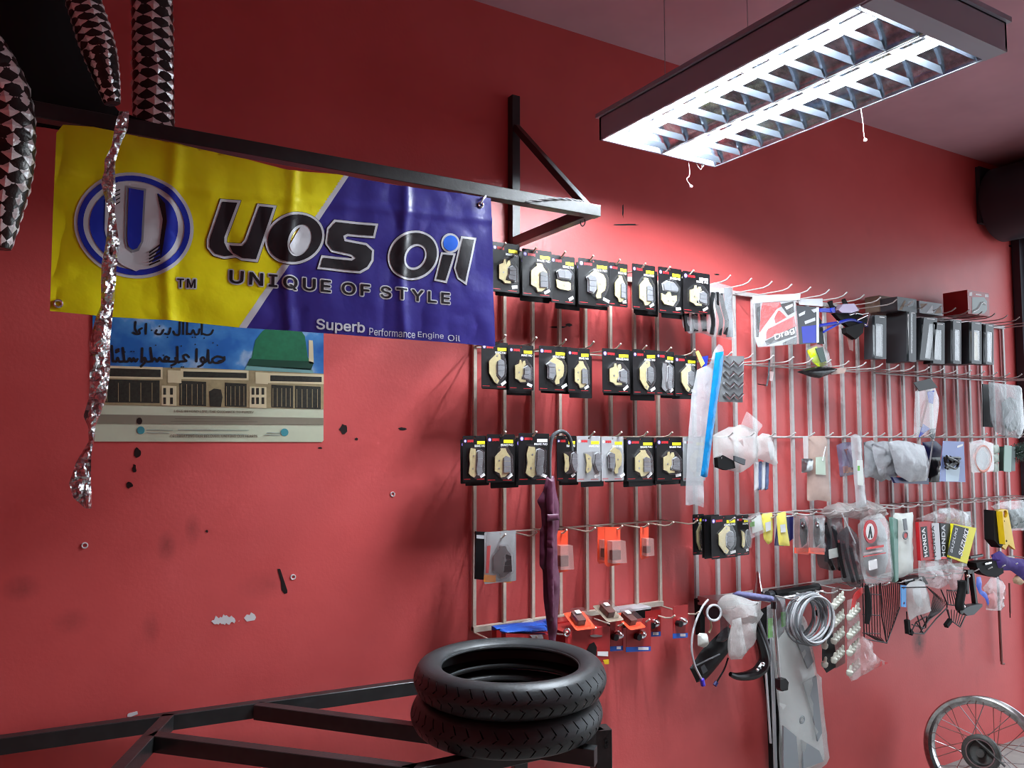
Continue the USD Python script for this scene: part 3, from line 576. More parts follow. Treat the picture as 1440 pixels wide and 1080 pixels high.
hub = wh.add('hub', lathe([(0.0, -.040), (.030, -.040), (.052, -.036), (.060, -.030), (.060, -.022), (.040, -.015), (.034, 0), (.045, .012), (.072, .020), (.080, .026), (.080, .050), (.070, .056), (.062, .056), (.058, .030), (.018, .024), (.018, .060), (0, .060)], wc, n_, 40), CASTA)
dn, s1, s2 = frame_of(n_)
wh.add('brake_drum_bore', lathe([(.058, .034), (.061, .057), (.056, .057), (.050, .036)], wc, n_, 36), STEEL, hub)
for k in range(36):
    side = 1 if k % 2 else -1; th = 2 * math.pi * k / 36; off = 0.55 * (1 if (k // 2) % 2 else -1)
    h_r = 0.058 if side < 0 else 0.078
    p0 = wc + n_ * (0.026 * side) + h_r * (math.cos(th + off) * s1 + math.sin(th + off) * s2); p1 = wc + n_ * (0.004 * side) + (RW - .033) * (math.cos(th) * s1 + math.sin(th) * s2)
    wh.add('spoke', tube([p0, p1], 0.0019, 6), RUST if k % 3 else STEEL)
lug = wc + n_ * 0.05 + 0.05 * s1
wh.add('brake_lever', tube([wc + n_ * .05 + s1 * .03 + s2 * .06, wc + n_ * .055 - s1 * .02 + s2 * .03, wc + n_ * .056 - s1 * .10 - s2 * .03], 0.005, 6), CASTA, hub)

# ================================================================ FOIL DUCTS, BLACK SHEET, FOIL STRIP
def duct(path, r, n, rows, label, seed, tip=1.0):
    P = smoothline(path, 60); s_ = np.concatenate([[0], np.cumsum(np.linalg.norm(np.diff(P, axis=0), axis=1))]); Ltot = s_[-1]
    rs = np.random.RandomState(seed); t = T('foil_duct', label, 'duct')
    kk = lambda u: 1 - (1 - tip) * np.clip(1 - u / (Ltot * .45), 0, 1) ** 1.6
    rad = r * (1 + 0.03 * np.sin(np.arange(len(P)) * 2.1)) * kk(s_); t.add('sleeve', tube(P, rad * 0.985, 28), FOIL_DARK)
    def pt(u, th, k):
        u = np.clip(u, 0, Ltot); p = np.array([np.interp(u, s_, P[:, j]) for j in range(3)]); q = np.array([np.interp(min(u + .004, Ltot), s_, P[:, j]) for j in range(3)]) - np.array([np.interp(max(u - .004, 0), s_, P[:, j]) for j in range(3)])
        d_, a_, b_ = frame_of(q, (0, 1, 0)); return p + r * kk(u) * k * (math.cos(th) * a_ + math.sin(th) * b_)
    du = Ltot / rows
    for j in range(rows):
        for i in range(n):
            th = 2 * math.pi * i / n + 0.25 + 0.12 * math.sin(j * .7); u = (j + .5) * du; hw = math.pi / n * 0.98; hu = du * 0.5 * rs.uniform(.82, 1.0); k = rs.uniform(1.0, 1.03)
            V = [pt(u, th, 1.045 * k + .01), pt(u, th - hw, 1.0), pt(u - hu, th, 1.0), pt(u, th + hw, 1.0), pt(u + hu, th, 1.0)]
            V += [pt(u, th, .97)]
            F = [(0, 1, 2), (0, 2, 3), (0, 3, 4), (0, 4, 1), (5, 2, 1), (5, 3, 2), (5, 4, 3), (5, 1, 4)]
            m = trimesh.Trimesh(np.array(V), np.array(F), process=False); m.fix_normals()
            t.add('foil_diamond', m, FOIL_LIGHT, smooth=False)
    return t
yd = -0.30
duct([at(216, 206, yd) - V3(0, 0, 0.02), at(216, 150, yd), at(215, 60, yd), at(214, -20, yd), at(214, -60, yd)], 0.050, 7, 19, 'silver diamond patterned foil duct hanging straight down behind the rail', 1)
duct([at(158, 146, -0.60), at(150, 110, -0.6), at(136, 60, -0.6), at(120, 10, -0.6), at(108, -30, -0.6), at(95, -60, -.6)], 0.036, 6, 18, 'slanting crumpled foil duct in front of the black sheet', 2, 0.45)
duct([at(2, 350, -0.60), at(6, 300, -0.6), at(14, 230, -0.6), at(16, 180, -0.6), at(8, 130, -0.6), at(-10, 90, -0.6), at(-30, 60, -.6)], 0.044, 7, 15, 'foil duct curling down at the left edge of the picture', 3, 0.4)
bs = T('black_sheet', 'black crumpled plastic sheet slung behind the foil ducts at the top left', 'sheet')
bs.add('black_sheet', bag(-0.42, [(-60, -50), (96, -50), (112, 20), (128, 80), (146, 130), (160, 152), (175, 160), (215, 172), (262, 186), (262, 194), (200, 186), (120, 182), (84, 186), (50, 176), (-60, 176)], 0.05, 4, 0.25, 8), BLACK_MATT)
FS = [(155, 168, 182), (180, 161, 180), (205, 157, 169), (225, 147, 163), (240, 147, 162), (255, 142, 162), (285, 149, 163), (300, 153, 161), (330, 150, 166), (345, 148, 168), (370, 143, 164), (400, 142, 163), (430, 142, 160), (445, 135, 158), (480, 126, 155), (520, 126, 155), (560, 125, 150), (585, 117, 140), (600, 124, 134), (620, 125, 133), (632, 118, 129), (650, 107, 128), (680, 97, 128), (700, 103, 129), (715, 120, 129)]
fs = T('foil_strip', 'long twisted strip of torn aluminium foil dangling in front of the banner', 'foil strip')
fs.add('foil_strip', bag(-0.605, [(l_, y_) for y_, l_, r_ in FS] + [(r_, y_) for y_, l_, r_ in FS[::-1]], 0.018, 3, 1.6, 60, res=0.0045), FOIL, smooth=False)
# ================================================================ DISPLAY RACKS
ROWS = [2.330, 2.020, 1.700, 1.365, 1.022]
HT = -0.232
def hook(x, z, m, n=1.0):
    return tube([(x, -0.018, z), (x, -0.10, z - 0.001), (x, HT + 0.05, z - 0.002), (x, HT + 0.02, z + 0.004), (x, HT, z + 0.017)], [0.0030, 0.0030, 0.0030, 0.0030, 0.0034], 7)
def rack(xs, rows, wbar, m, label, zb, skip=()):
    t = T('display_rack', label, 'display rack', 'wall display racks')
    zt = rows[0] + 0.008
    for x in xs: t.add('upright_bar', bx(V3(x - wbar / 2, -0.020, zb), V3(x + wbar / 2, -0.008, zt)), m, smooth=False)
    t.add('top_bar', bx(V3(xs[0] - wbar / 2, -0.0265, zt - 0.016), V3(xs[-1] + wbar / 2, -0.006, zt + 0.002)), m, smooth=False)
    t.add('bottom_bar', bx(V3(xs[0] - wbar / 2, -0.0265, zb - 0.006), V3(xs[-1] + wbar / 2, -0.006, zb + 0.012)), m, smooth=False)
    for z in rows[1:-1]: t.add('cross_rod', tube([(xs[0], -0.0235, z - 0.004), (xs[-1], -0.0235, z - 0.004)], 0.0034, 8), m)
    for j, z in enumerate(rows):
        for i, x in enumerate(xs):
            if (j, i) in skip: continue
            t.add('hook', hook(x, z, m), m)
    return t
X1 = [1.330 + 0.1212 * k for k in range(8)]
X2 = [2.377 + 0.1215 * k for k in range(10)]
X3 = [3.592 + 0.1208 * k for k in range(11)]
rack(X1, ROWS, 0.0125, CREAM, 'cream enamelled wall rack of thin uprights and hooks, leftmost of the three, holding brake pads', 1.030)
rack(X2, ROWS, 0.0165, WHITE_ENAMEL, 'white enamelled wall rack of uprights and hooks in the middle, hung with mixed spare parts', 1.020)
rack(X3, ROWS, 0.0165, WHITE_ENAMEL, 'white enamelled wall rack at the right end, with black boxes on its top row', 1.012)

# ================================================================ BRAKE PADS ON CARDS
def nz(b, pts): return [((x - b[0]) / (b[2] - b[0]), 1 - (y - b[1]) / (b[3] - b[1])) for x, y in pts]
A_ = (95, 85, 410, 650); B_ = (435, 160, 755, 700); C_ = (757, 235, 1040, 780); D_ = (1060, 280, 1400, 790); E_ = (265, 145, 545, 630); F_ = (1225, 165, 1440, 645); G_ = (640, 140, 960, 630); H_ = (580, 245, 810, 690)
PADS = {
 'A': (nz(A_, [(165, 345), (215, 320), (222, 275), (240, 270), (252, 335), (266, 285), (290, 280), (300, 330), (262, 372), (266, 440), (245, 480), (240, 515), (300, 520), (300, 545), (230, 550), (205, 520), (165, 505)]), nz(A_, [(272, 372), (300, 358), (320, 345), (354, 375), (354, 515), (272, 500), (262, 478), (276, 440)]), [(.38, .39)], 'an eared gold plate'),
 'B': (nz(B_, [(520, 415), (555, 375), (585, 345), (580, 318), (640, 318), (655, 360), (692, 410), (700, 580), (632, 640), (590, 646), (575, 600), (520, 570)]), nz(B_, [(612, 425), (640, 402), (690, 425), (697, 590), (612, 592)]), [(.41, .45), (.41, .29)], 'a tall pointed gold plate'),
 'C': (nz(C_, [(805, 515), (850, 527), (880, 532), (920, 530), (950, 527), (978, 545), (978, 615), (950, 628), (840, 620), (812, 600)]), nz(C_, [(815, 430), (850, 403), (950, 403), (982, 440), (970, 497), (830, 495)]), [(.50, .37)], 'pads one above another'),
 'D': (nz(D_, [(1178, 450), (1240, 398), (1275, 420), (1330, 440), (1357, 490), (1357, 560), (1345, 612), (1300, 652), (1300, 702), (1255, 712), (1243, 680), (1265, 620), (1250, 480)]), nz(D_, [(1145, 490), (1180, 463), (1242, 480), (1247, 600), (1215, 652), (1160, 640), (1162, 520)]), [(.70, .48)], 'its dark pad leftmost'),
 'E': (nz(E_, [(335, 350), (420, 260), (455, 275), (457, 320), (415, 350), (405, 400), (410, 500), (442, 545), (420, 582), (390, 562), (335, 470)]), nz(E_, [(418, 345), (450, 325), (486, 345), (492, 420), (486, 480), (455, 517), (418, 480)]), [(.55, .70), (.50, .17)], 'a diamond shaped gold plate'),
 'F': (nz(F_, [(1293, 350), (1320, 362), (1347, 388), (1345, 430), (1352, 480), (1340, 532), (1310, 557), (1297, 530), (1306, 450)]), nz(F_, [(1380, 360), (1405, 343), (1430, 370), (1437, 470), (1422, 548), (1395, 530), (1385, 500), (1370, 450)]), [(.46, .50), (.44, .28)], 'waisted crescent pads'),
 'G': (nz(G_, [(735, 272), (800, 280), (806, 330), (797, 450), (812, 560), (780, 588), (735, 567), (708, 540), (725, 440), (715, 350)]), nz(G_, [(820, 310), (850, 300), (892, 320), (892, 400), (880, 480), (887, 530), (862, 567), (815, 557), (803, 500), (815, 420)]), [(.42, .56), (.38, .28)], 'two long wavy pads'),
 'H': (nz(H_, [(595, 503), (640, 520), (662, 485), (685, 485), (695, 520), (747, 510), (745, 560), (710, 617), (625, 607), (598, 570)]), nz(H_, [(610, 415), (650, 383), (720, 393), (757, 440), (750, 472), (680, 476), (620, 472)]), [(.36, .27), (.58, .27)], 'a toothed gold plate below')}
SILVER_CARD = mat('silver_card', lin(150, 152, 154), 0.35)
VIOLET = mat('violet_print', lin(126, 104, 190), 0.45)
BRAKE_TXT = text_poly('BRAKE PAD', 1.0, True)
ORD = ['first', 'second', 'third', 'fourth', 'fifth', 'sixth', 'seventh', 'eighth', 'ninth', 'tenth']
def brake_card(label, l, r, top, bot, y, var, seed, silver=False, group=None, plain=False, tag=True, swap=False, name='brake_pad_card'):
    rs = random.Random(seed); cx, cy = (l + r) / 2, (top + bot) / 2
    x0, x1 = at(l, cy, y)[0], at(r, cy, y)[0]; zt, zb = at(cx, top, y)[2], at(cx, bot, y)[2]; W, Hh = x1 - x0, zt - zb
    yaw = rs.uniform(-0.06, 0.06); o = V3(x0, y, zb)
    t = T(name, label, 'brake pad', group)
    S = lambda p: affinity.scale(p, W, Hh, origin=(0, 0))
    put = lambda m: place(m, o, yaw, rs_roll)
    rs_roll = rs.uniform(-0.012, 0.012)
    body = rrect(W, Hh, 0.004, W / 2, Hh / 2).difference(Point(W * .5, Hh * .955).buffer(0.0032, 6))
    t.add('card', put(flat(body, 0.0012)), SILVER_CARD if silver else BLACK_CARD, smooth=False)
    t.add('round_emblem', put(flat(Point(W * .10, Hh * .885).buffer(W * .058, 5), 0.0004, 0.0012)), VIOLET if not silver else SILVER)
    if plain: 
        return t
    t.add('emblem_centre', put(flat(Point(W * .10, Hh * .885).buffer(W * .036, 4), 0.0003, 0.0016)), WHITE)
    red = unary_union([sbox(W * (.19 + .052 * k), Hh * (.855 + .004 * (k % 2)), W * (.19 + .052 * k + .043), Hh * .912) for k in range(5)])
    t.add('red_lettering', put(flat(red.union(sbox(W * .19, Hh * .876, W * .445, Hh * .888)), 0.0003, 0.0012)), RED_PRINT, smooth=False)
    t.add('yellow_sticker' if not tag == 'w' else 'white_sticker', put(flat(sbox(W * .60, Hh * .815, W * .94, Hh * .885), 0.0003, 0.0012)), YELLOW_STICK if tag != 'w' else WHITE, smooth=False)
    t.add('lettering', put(flat(fit(BRAKE_TXT, W * .50, Hh * .752, W * .94, Hh * .800).simplify(0.0001), 0.0003, 0.0012)), WHITE, smooth=False)
    t.add('red_footer', put(flat(unary_union([sbox(W * .04, Hh * .045, W * .30, Hh * .058), sbox(W * .58, Hh * .035, W * .90, Hh * .048)]), 0.0003, 0.0012)), RED_PRINT, smooth=False)
    g, k, holes, _ = PADS[var]
    G, K = S(Polygon(g)).buffer(0), S(Polygon(k)).buffer(0)
    blis = G.union(K).convex_hull.buffer(W * .05, quad_segs=3)
    t.add('backing_plate', put(flat(G.buffer(-.001).buffer(.001), 0.004, 0.003)), GOLD if not swap else STEEL)
    kp = t.add('friction_plate', put(flat(K.buffer(W * .022, quad_segs=2), 0.003, 0.0035)), SILVER)
    pad = K.buffer(-W * .004)
    a, b, c, d = K.bounds
    cuts = [sbox(a - 1, b + (d - b) * f - .0006, c + 1, b + (d - b) * f + .0006) for f in (.36, .68)] if (d - b) > (c - a) * 1.1 else [sbox(a + (c - a) * f - .0006, b - 1, a + (c - a) * f + .0006, d + 1) for f in (.5,)]
    for piece in polys(pad.difference(unary_union(cuts))):
        t.add('friction_pad', put(flat(piece, 0.006, 0.0065)), FRICTION, parent=kp)
    for hx, hy in holes:
        hx = hx * W; hy = hy * Hh
        t.add('rivet', put(flat(Point(hx, hy).buffer(W * .028, 5), 0.0008, 0.0072)), STEEL, smooth=False)
    t.add('blister', put(flat(blis, 0.015, 0.0012)), BLISTER, smooth=False)
    if tag:
        tg = affinity.rotate(sbox(W * .72, Hh * .09, W * .93, Hh * .155), rs.choice([28, 35, -20, 8]) , origin='center')
        t.add('price_tag', put(flat(tg, 0.0004, 0.0014 if var not in 'D' else 0.0165)), WHITE, smooth=False)
    return t
yF = -0.205
row1 = [(692, 731, 342, 411, 'A'), (734.5, 775, 352, 417.5, 'B'), (775, 810, 360, 427, 'C'), (813, 855, 365, 430, 'D'), (856, 881.5, 370, 431, 'B'), (889, 922, 372.5, 436, 'B'), (926, 960, 377, 441, 'H'), (960, 997, 383, 440, 'A')]
row2 = [(677, 715.5, 481, 546.5, 'E'), (715.5, 749.5, 485.5, 549, 'A'), (757.5, 797.5, 487, 550, 'D'), (798.5, 831, 490, 552, 'B'), (847, 887, 491, 553, 'A'), (890, 923, 492, 555, 'E'), (923, 948.5, 494, 556, 'G'), (949, 980.5, 500, 557, 'E')]
row3 = [(651, 684, 613, 677, 'G'), (684, 723, 610.5, 678, 'B'), (728.5, 772, 609, 677, 'G'), (783, 809.5, 613, 676, 'F'), (811, 844, 613, 677, 'F'), (845.5, 876, 614, 676, 'D'), (881, 921, 615, 676, 'B'), (923, 959, 615, 676, 'A'), (960, 991, 615, 676, 'B')]
for rn, (rname, rw) in enumerate((('top', row1), ('second', row2), ('third', row3))):
    for i, (l, r, a, b, v) in enumerate(rw):
        silver = rn == 2 and i in (4, 5, 8)
        lab = f"{'silver' if silver else 'black'} brake pad card with {PADS[v][3]}, {ORD[i]} from left in {rname} row"
        brake_card(lab, l, r, a, b, yF - 0.004 * (i % 2), v, rn * 20 + i, silver, 'brake pad cards at the front of their hooks', tag=('w' if (rn, i) in ((0, 7), (2, 2)) else True), swap=(rn, i) == (1, 6))
        rs = random.Random(rn * 50 + i)
        for k in range(2 if (i + rn) % 3 != 1 else 1):
            dx, dz = rs.uniform(-5, 6), rs.uniform(-2, 9)
            brake_card(f"black brake pad card hidden {'directly' if k == 0 else 'two places'} behind the {ORD[i]} card of the {rname} row", l + dx, r + dx, a + dz + 2, b + dz, yF + 0.040 + 0.045 * k, v, rn * 90 + i * 3 + k + 500, False, 'brake pad cards further back on their hooks', plain=True)
for i, (l, r, a, b, v, yy) in enumerate([(974, 990, 723, 780, 'E', -0.13), (1000, 1036, 725, 785, 'E', -0.20), (1036, 1054, 724, 781, 'F', -0.16)]):
    brake_card(f"black brake pad card, {ORD[i]} from left in the small group low on the middle rack", l, r, a, b, yy, v, 300 + i, group='brake pad cards low on the middle rack')
for i, (l, r, a, b, yy) in enumerate([(987, 1006, 724, 784, -0.165), (990, 1012, 724, 785, -0.18)]):
    brake_card(f"black brake pad card, {ORD[i]} layer behind the widest card of the small low group", l, r, a, b, yy, 'E', 330 + i, group='brake pad cards low on the middle rack', plain=True)

# silver card with black pads, red blister packs
t = brake_card('silver bag of black brake pads with an orange footer, low on the left rack', 681, 725, 747, 819, -0.20, 'B', 71, True, tag=False)
t.name = 'bagged_brake_pads'; t.parts = [p for p in t.parts if p[0] in ('card', 'blister', 'backing_plate', 'friction_plate', 'friction_pad')]
t.parts = [(n_, m_, {'backing_plate': BLACK_GLOSS, 'friction_plate': DARK_GREY, 'friction_pad': BLACK_MATT}.get(n_, k_), None, s_, l_, d_) for n_, m_, k_, p_, s_, l_, d_ in t.parts]
t.add('orange_footer', ext(pp(-0.2015, [(681, 808), (720, 811), (719, 819.5), (680, 818)]), -0.2015, 0.0006), ORANGE, smooth=False)
t.add('red_lettering', ext(pp(-0.2015, [(685, 768), (690, 767), (687, 806), (683, 806)]), -0.2015, 0.0006), BRIGHT_RED, smooth=False)
t.add('bag', bag(-0.202, [(684, 748), (725, 751), (720, 818), (680, 817)], 0.02, 12, 0.5, 40), CLEAR)
t = T('brake_pad_bag', 'dark brake pad bag behind the silver bag low on the left rack', 'brake pad'); t.add('card', ext(pp(-0.13, [(668, 747), (690, 748), (688, 816), (667, 814)]), -0.13, 0.006), BLACK_CARD, smooth=False); t.add('header', ext(pp(-0.137, [(670, 752), (683, 753), (683, 758), (670, 757)]), -0.137, 0.0006), SILVER, smooth=False)
for i, (cx_, top_, bot_, hw, lab) in enumerate([(790, 746, 806, 12, 'orange red blister pack with a small black block beside the umbrella'), (849, 741, 793, 9, 'orange red blister pack at the rear of the middle hook on the left rack'), (863, 741, 797, 13, 'large orange red blister pack in the middle of the left rack, below the cards'), (907, 741, 787, 7, 'narrow orange red blister pack right of the larger ones on the left rack')]):
    yy = -0.20 if i != 1 else -0.14
    t = T('blister_pack', lab, 'blister pack', 'orange red blister packs')
    t.add('card', ext(pp(yy, [(cx_ - hw, top_), (cx_ + hw * .7, top_), (cx_ + hw * .7, bot_ - 3), (cx_ - hw * .7, bot_), (cx_ - hw, bot_ - 4)]), yy, 0.001), ORANGE_RED, smooth=False)
    t.add('black_block', ext(pp(yy - .002, [(cx_ - hw * .45, top_ + (bot_ - top_) * .58), (cx_ + hw * .4, top_ + (bot_ - top_) * .57), (cx_ + hw * .4, bot_ - 11), (cx_ - hw * .45, bot_ - 10)]), yy - .002, 0.02), BLACK_GLOSS, smooth=False)
    t.add('blister', ext(pp(yy - .0015, [(cx_ - hw * .7, top_ + (bot_ - top_) * .34), (cx_ + hw * .75, top_ + (bot_ - top_) * .33), (cx_ + hw * .9, bot_ - 7), (cx_ - hw * .65, bot_ - 6)]), yy - .0015, 0.028), film('blister_orange', lin(226, 190, 184), 0.3, rough=.1, bump=.1), smooth=False)

# ================================================================ UMBRELLA
yu = -0.262
cu = lambda pts: [(740 + (126 + (a - 126) * 1.16) / 3.86, 640 + b / 3.86) for a, b in pts]
u = T('umbrella', 'furled maroon umbrella hanging by its crook handle from a hook of the left rack', 'umbrella')
u.add('canopy', bag(yu, cu([(112, 115), (98, 190), (68, 250), (88, 296), (92, 390), (82, 405), (80, 600), (95, 625), (100, 780), (118, 960), (125, 1030), (152, 1030), (160, 960), (170, 800), (176, 680), (165, 600), (162, 430), (172, 390), (172, 260), (158, 200), (148, 112)]), 0.022, 5, 0.75, 16, res=0.008, back=1.0), MAROON)
u.add('fold', bag(yu - 0.018, cu([(120, 130), (110, 240), (118, 330), (112, 600), (128, 900), (146, 900), (148, 600), (150, 330), (146, 130)]), 0.016, 6, 0.6, 16, res=0.008), MAROON)
u.add('strap', bag(yu - 0.034, cu([(114, 322), (170, 318), (172, 352), (114, 358)]), 0.006, 7, 0.2), MAROON)
q = [at(773, 672, yu), at(773, 650, yu), at(773.5, 632, yu), at(777, 614, yu), at(788, 606.5, yu), at(798, 611, yu), at(803, 622, yu), at(804, 634, yu)]
u.add('handle', tube(smoothline(q, 40), 0.0065, 10), DARK_GREY)
u.add('ferrule', tube([at(775, 905, yu), at(775.5, 925, yu)], [0.006, 0.003], 8), STEEL)
# ================================================================ GOODS ON THE MIDDLE AND RIGHT RACKS
def thing(name, label, catg, group=None): return T(name, label, catg, group)
def E(t, name, y, pts, th, m, parent=None, smooth=False): return t.add(name, ext(pp(y, pts), y, th), m, parent, smooth=smooth)
def Bg(t, name, y, pts, th, m, seed, amp=0.45, freq=34, smooth=32, **k): return t.add(name, bag(y, pts, th, seed, amp, freq, **k), m, None, smooth)
def vtext(t, text, y, p_bottom, p_top, width, m, bold=True):
    """lettering running upwards between two picture points on the plane y"""
    a, b = at(*p_bottom, y), at(*p_top, y); ln = math.hypot(b[0] - a[0], b[2] - a[2])
    g = fit(text_poly(text, 1.0, bold), 0, 0, ln, width); g = affinity.rotate(g, math.degrees(math.atan2(b[2] - a[2], b[0] - a[0])), origin=(0, 0)); g = affinity.translate(g, a[0], a[2])
    return t.add('lettering', ext(g, y, 0.0006), m, smooth=False)
z6 = lambda ox, oy, s, pts: [(ox + a / s, oy + b / s) for a, b in pts]

# --- row 1, middle rack
t = thing('parts_bag', 'grey bag of black strips half hidden below the last top row brake pad card', 'bag')
for k in range(3): E(t, 'black_strip', -0.165, [(960 + k * 12, 442), (967 + k * 12, 441), (968 + k * 12, 466), (963 + k * 12, 466)], 0.008, BLACK_GLOSS)
Bg(t, 'bag', -0.16, [(957, 440), (1004, 438), (1008, 468), (1000, 474), (985, 468), (968, 469), (960, 460)], 0.03, GREYFILM, 21)
t = thing('lever_bag', 'clear bag of black levers hanging from the top row right of the brake pads', 'bag')
for k, q in enumerate([[(1003, 412), (1000, 430), (1003, 452), (1001, 470)], [(1008, 411), (1009, 430), (1014, 450), (1012, 471)], [(1013, 413), (1017, 432), (1022, 452), (1020, 470)]]):
    t.add('lever', tube(smoothline([at(*p, -0.208) for p in q], 18), 0.009, 8), BLACK_GLOSS)
E(t, 'paper_insert', -0.198, [(1018, 405), (1029, 405), (1031, 474), (1021, 474)], 0.001, mat('grey_paper', lin(112, 116, 122), .6))
Bg(t, 'bag', -0.197, [(996, 402), (1003, 397), (1014, 399), (1031, 403), (1030, 430), (1035, 470), (1030, 479), (1012, 474), (1000, 473), (994, 464), (996, 440)], 0.035, CLEAR, 22, 0.6)
# sticker sets
c10 = lambda pts: z6(1060, 400, 10.8, pts)
y = -0.205
t = thing('sticker_set', 'red, white and black racing sticker sheet in a clear sleeve', 'sticker set', 'sticker sheets')
sh = E(t, 'sheet', y, c10([(20, 270), (630, 250), (650, 910), (60, 945), (10, 800)]), 0.001, SILVER)
E(t, 'black_print', y - .001, c10([(20, 290), (100, 285), (96, 560), (70, 800), (30, 800)]), 0.0004, BLACK_CARD)
E(t, 'red_print', y - .001, c10([(130, 275), (395, 264), (430, 330), (350, 372), (85, 735), (108, 400)]), 0.0004, BRIGHT_RED)
E(t, 'red_print', y - .001, c10([(352, 400), (395, 398), (500, 500), (330, 592), (312, 520)]), 0.0004, BRIGHT_RED)
E(t, 'red_print', y - .001, c10([(190, 690), (612, 480), (642, 640), (330, 765), (190, 835)]), 0.0004, BRIGHT_RED)
E(t, 'white_print', y - .0014, c10([(120, 760), (350, 380), (372, 392), (180, 740), (130, 900), (110, 900)]), 0.0004, WHITE)
E(t, 'black_print', y - .001, c10([(432, 292), (600, 256), (612, 420), (520, 472), (395, 300)]), 0.0004, BLACK_CARD)
E(t, 'black_print', y - .001, c10([(440, 885), (655, 790), (655, 905), (440, 925)]), 0.0004, BLACK_CARD)
E(t, 'black_print', y - .0012, c10([(170, 860), (620, 640), (655, 770), (200, 925)]), 0.0004, BLACK_CARD)
vtext(t, 'Drag', y - .0018, c10([(330, 868)])[0], c10([(628, 745)])[0], 0.030, WHITE)
E(t, 'white_print', y - .0016, c10([(470, 340), (590, 290), (596, 330), (500, 385)]), 0.0004, WHITE)
Bg(t, 'sleeve', y - .002, c10([(0, 255), (640, 235), (690, 900), (60, 960), (5, 830)]), 0.008, film('sleeve_film', lin(220, 222, 225), 0.10, rough=.1), 23, 0.8)
E(t, 'header', y + .001, c10([(-20, 175), (700, 140), (690, 235), (-20, 285)]), 0.004, PALE_GREY)
t = thing('sticker_set', 'dark and bright blue sticker sheet in a clear sleeve right of the red one', 'sticker set', 'sticker sheets')
y = -0.200
E(t, 'sheet', y, c10([(640, 320), (970, 345), (970, 890), (690, 910)]), 0.001, DARK_GREY)
E(t, 'blue_print', y - .001, c10([(725, 640), (945, 615), (945, 885), (745, 890)]), 0.0004, ROYAL)
for q in ([(680, 450), (780, 400), (775, 450), (690, 490)], [(770, 560), (930, 500), (935, 550), (780, 605)], [(870, 385), (950, 360), (955, 410), (915, 430)]): E(t, 'white_print', y - .001, c10(q), 0.0004, SILVER)
E(t, 'edge_strip', y - .001, c10([(950, 345), (985, 345), (985, 880), (955, 890)]), 0.002, SILVER)
E(t, 'header', y + .001, c10([(650, 225), (1035, 215), (1035, 335), (690, 310)]), 0.004, PALE_GREY)
t = thing('sticker_set', 'narrow black sticker sheet peeping out behind the blue one', 'sticker set', 'sticker sheets'); E(t, 'sheet', -0.17, c10([(950, 440), (1030, 560), (1075, 905), (960, 905)]), 0.002, BLACK_CARD); E(t, 'edge_strip', -0.1725, c10([(1030, 560), (1042, 560), (1085, 905), (1072, 905)]), 0.001, SILVER)
t = thing('glove_pack', 'lime yellow and grey glove in a clear bag under the sticker sheets', 'glove')
Bg(t, 'glove', -0.195, [(1135, 493), (1148, 487), (1158, 500), (1164, 512), (1152, 518), (1143, 509)], 0.02, LIME, 24); E(t, 'dark_palm', -0.216, [(1146, 490), (1156, 488), (1161, 508), (1154, 510)], 0.004, DARK_GREEN)
Bg(t, 'bag', -0.19, [(1133, 490), (1150, 483), (1163, 490), (1170, 516), (1154, 521), (1141, 510)], 0.035, CLEAR, 25)
t = thing('visor_peak', 'black curved visor peak lying across hooks below the glove bag', 'visor'); t.add('peak', bag(-0.20, [(1120, 523), (1135, 518), (1150, 515), (1166, 516), (1178, 519), (1168, 526), (1152, 532), (1140, 530)], 0.03, 26, 0.1, 8), BLACK_GLOSS); E(t, 'tan_tip', -0.19, [(1164, 519), (1190, 517), (1186, 525), (1168, 527)], 0.006, TAN)
# blue and black foot control
t = thing('foot_control', 'blue and black anodised foot control assembly with chrome rods', 'foot control')
P = lambda px, py, y=-0.19: at(px, py, y)
E(t, 'upper_arm', -0.19, [(1150, 434), (1168, 434), (1171, 432), (1172, 440), (1150, 439)], 0.012, ROYAL); t.add('arm_boss', lathe([(0, -.008), (.012, -.008), (.012, .008), (0, .008)], P(1169.5, 436.5, -0.198), (0, 1, 0), 18), ROYAL)
E(t, 'body', -0.185, [(1171, 437), (1178, 429), (1193, 428), (1200, 438), (1190, 441), (1176, 441)], 0.03, mat('mauve_metal', lin(150, 138, 160), 0.3, 0.5), smooth=20)
t.add('knob', tube([P(1167, 424), P(1169, 430), P(1172, 434)], [0.012, 0.009, 0.014], 10), BLACK_MATT); t.add('knob', tube([P(1186, 421), P(1188, 426), P(1190, 431)], [0.009, 0.011, 0.014], 10), BLACK_MATT)
E(t, 'bracket', -0.17, [(1168, 441), (1200, 438), (1216, 451), (1208, 461), (1192, 463), (1178, 452)], 0.02, BLACK_MATT)
t.add('lower_arm', tube(smoothline([P(1152, 458), P(1178, 454), P(1198, 450), P(1219, 458)], 20), 0.0075, 8), ROYAL); t.add('strut', tube([P(1158, 467), P(1180, 455)], 0.005, 8), ROYAL)
E(t, 'rubber_block', -0.18, [(1183, 462), (1209, 454), (1207, 469), (1197, 478), (1184, 469)], 0.025, BLACK_MATT); E(t, 'flap', -0.18, [(1190, 472), (1199, 472), (1199, 494), (1194, 492)], 0.004, RUST)
for q in ([(1195, 443), (1203, 440), (1212, 442), (1221, 440)], [(1219, 458), (1221, 448), (1223, 441)], [(1205, 450), (1214, 446), (1220, 443)]): t.add('chrome_rod', tube([P(*p, -0.205) for p in q], 0.0035, 8), CHROME)
for px, py in [(1178, 452.5), (1195, 442), (1217, 457), (1203, 441)]: t.add('bolt', trimesh.creation.icosphere(1, 0.006).apply_translation(P(px, py, -0.207)), CHROME)

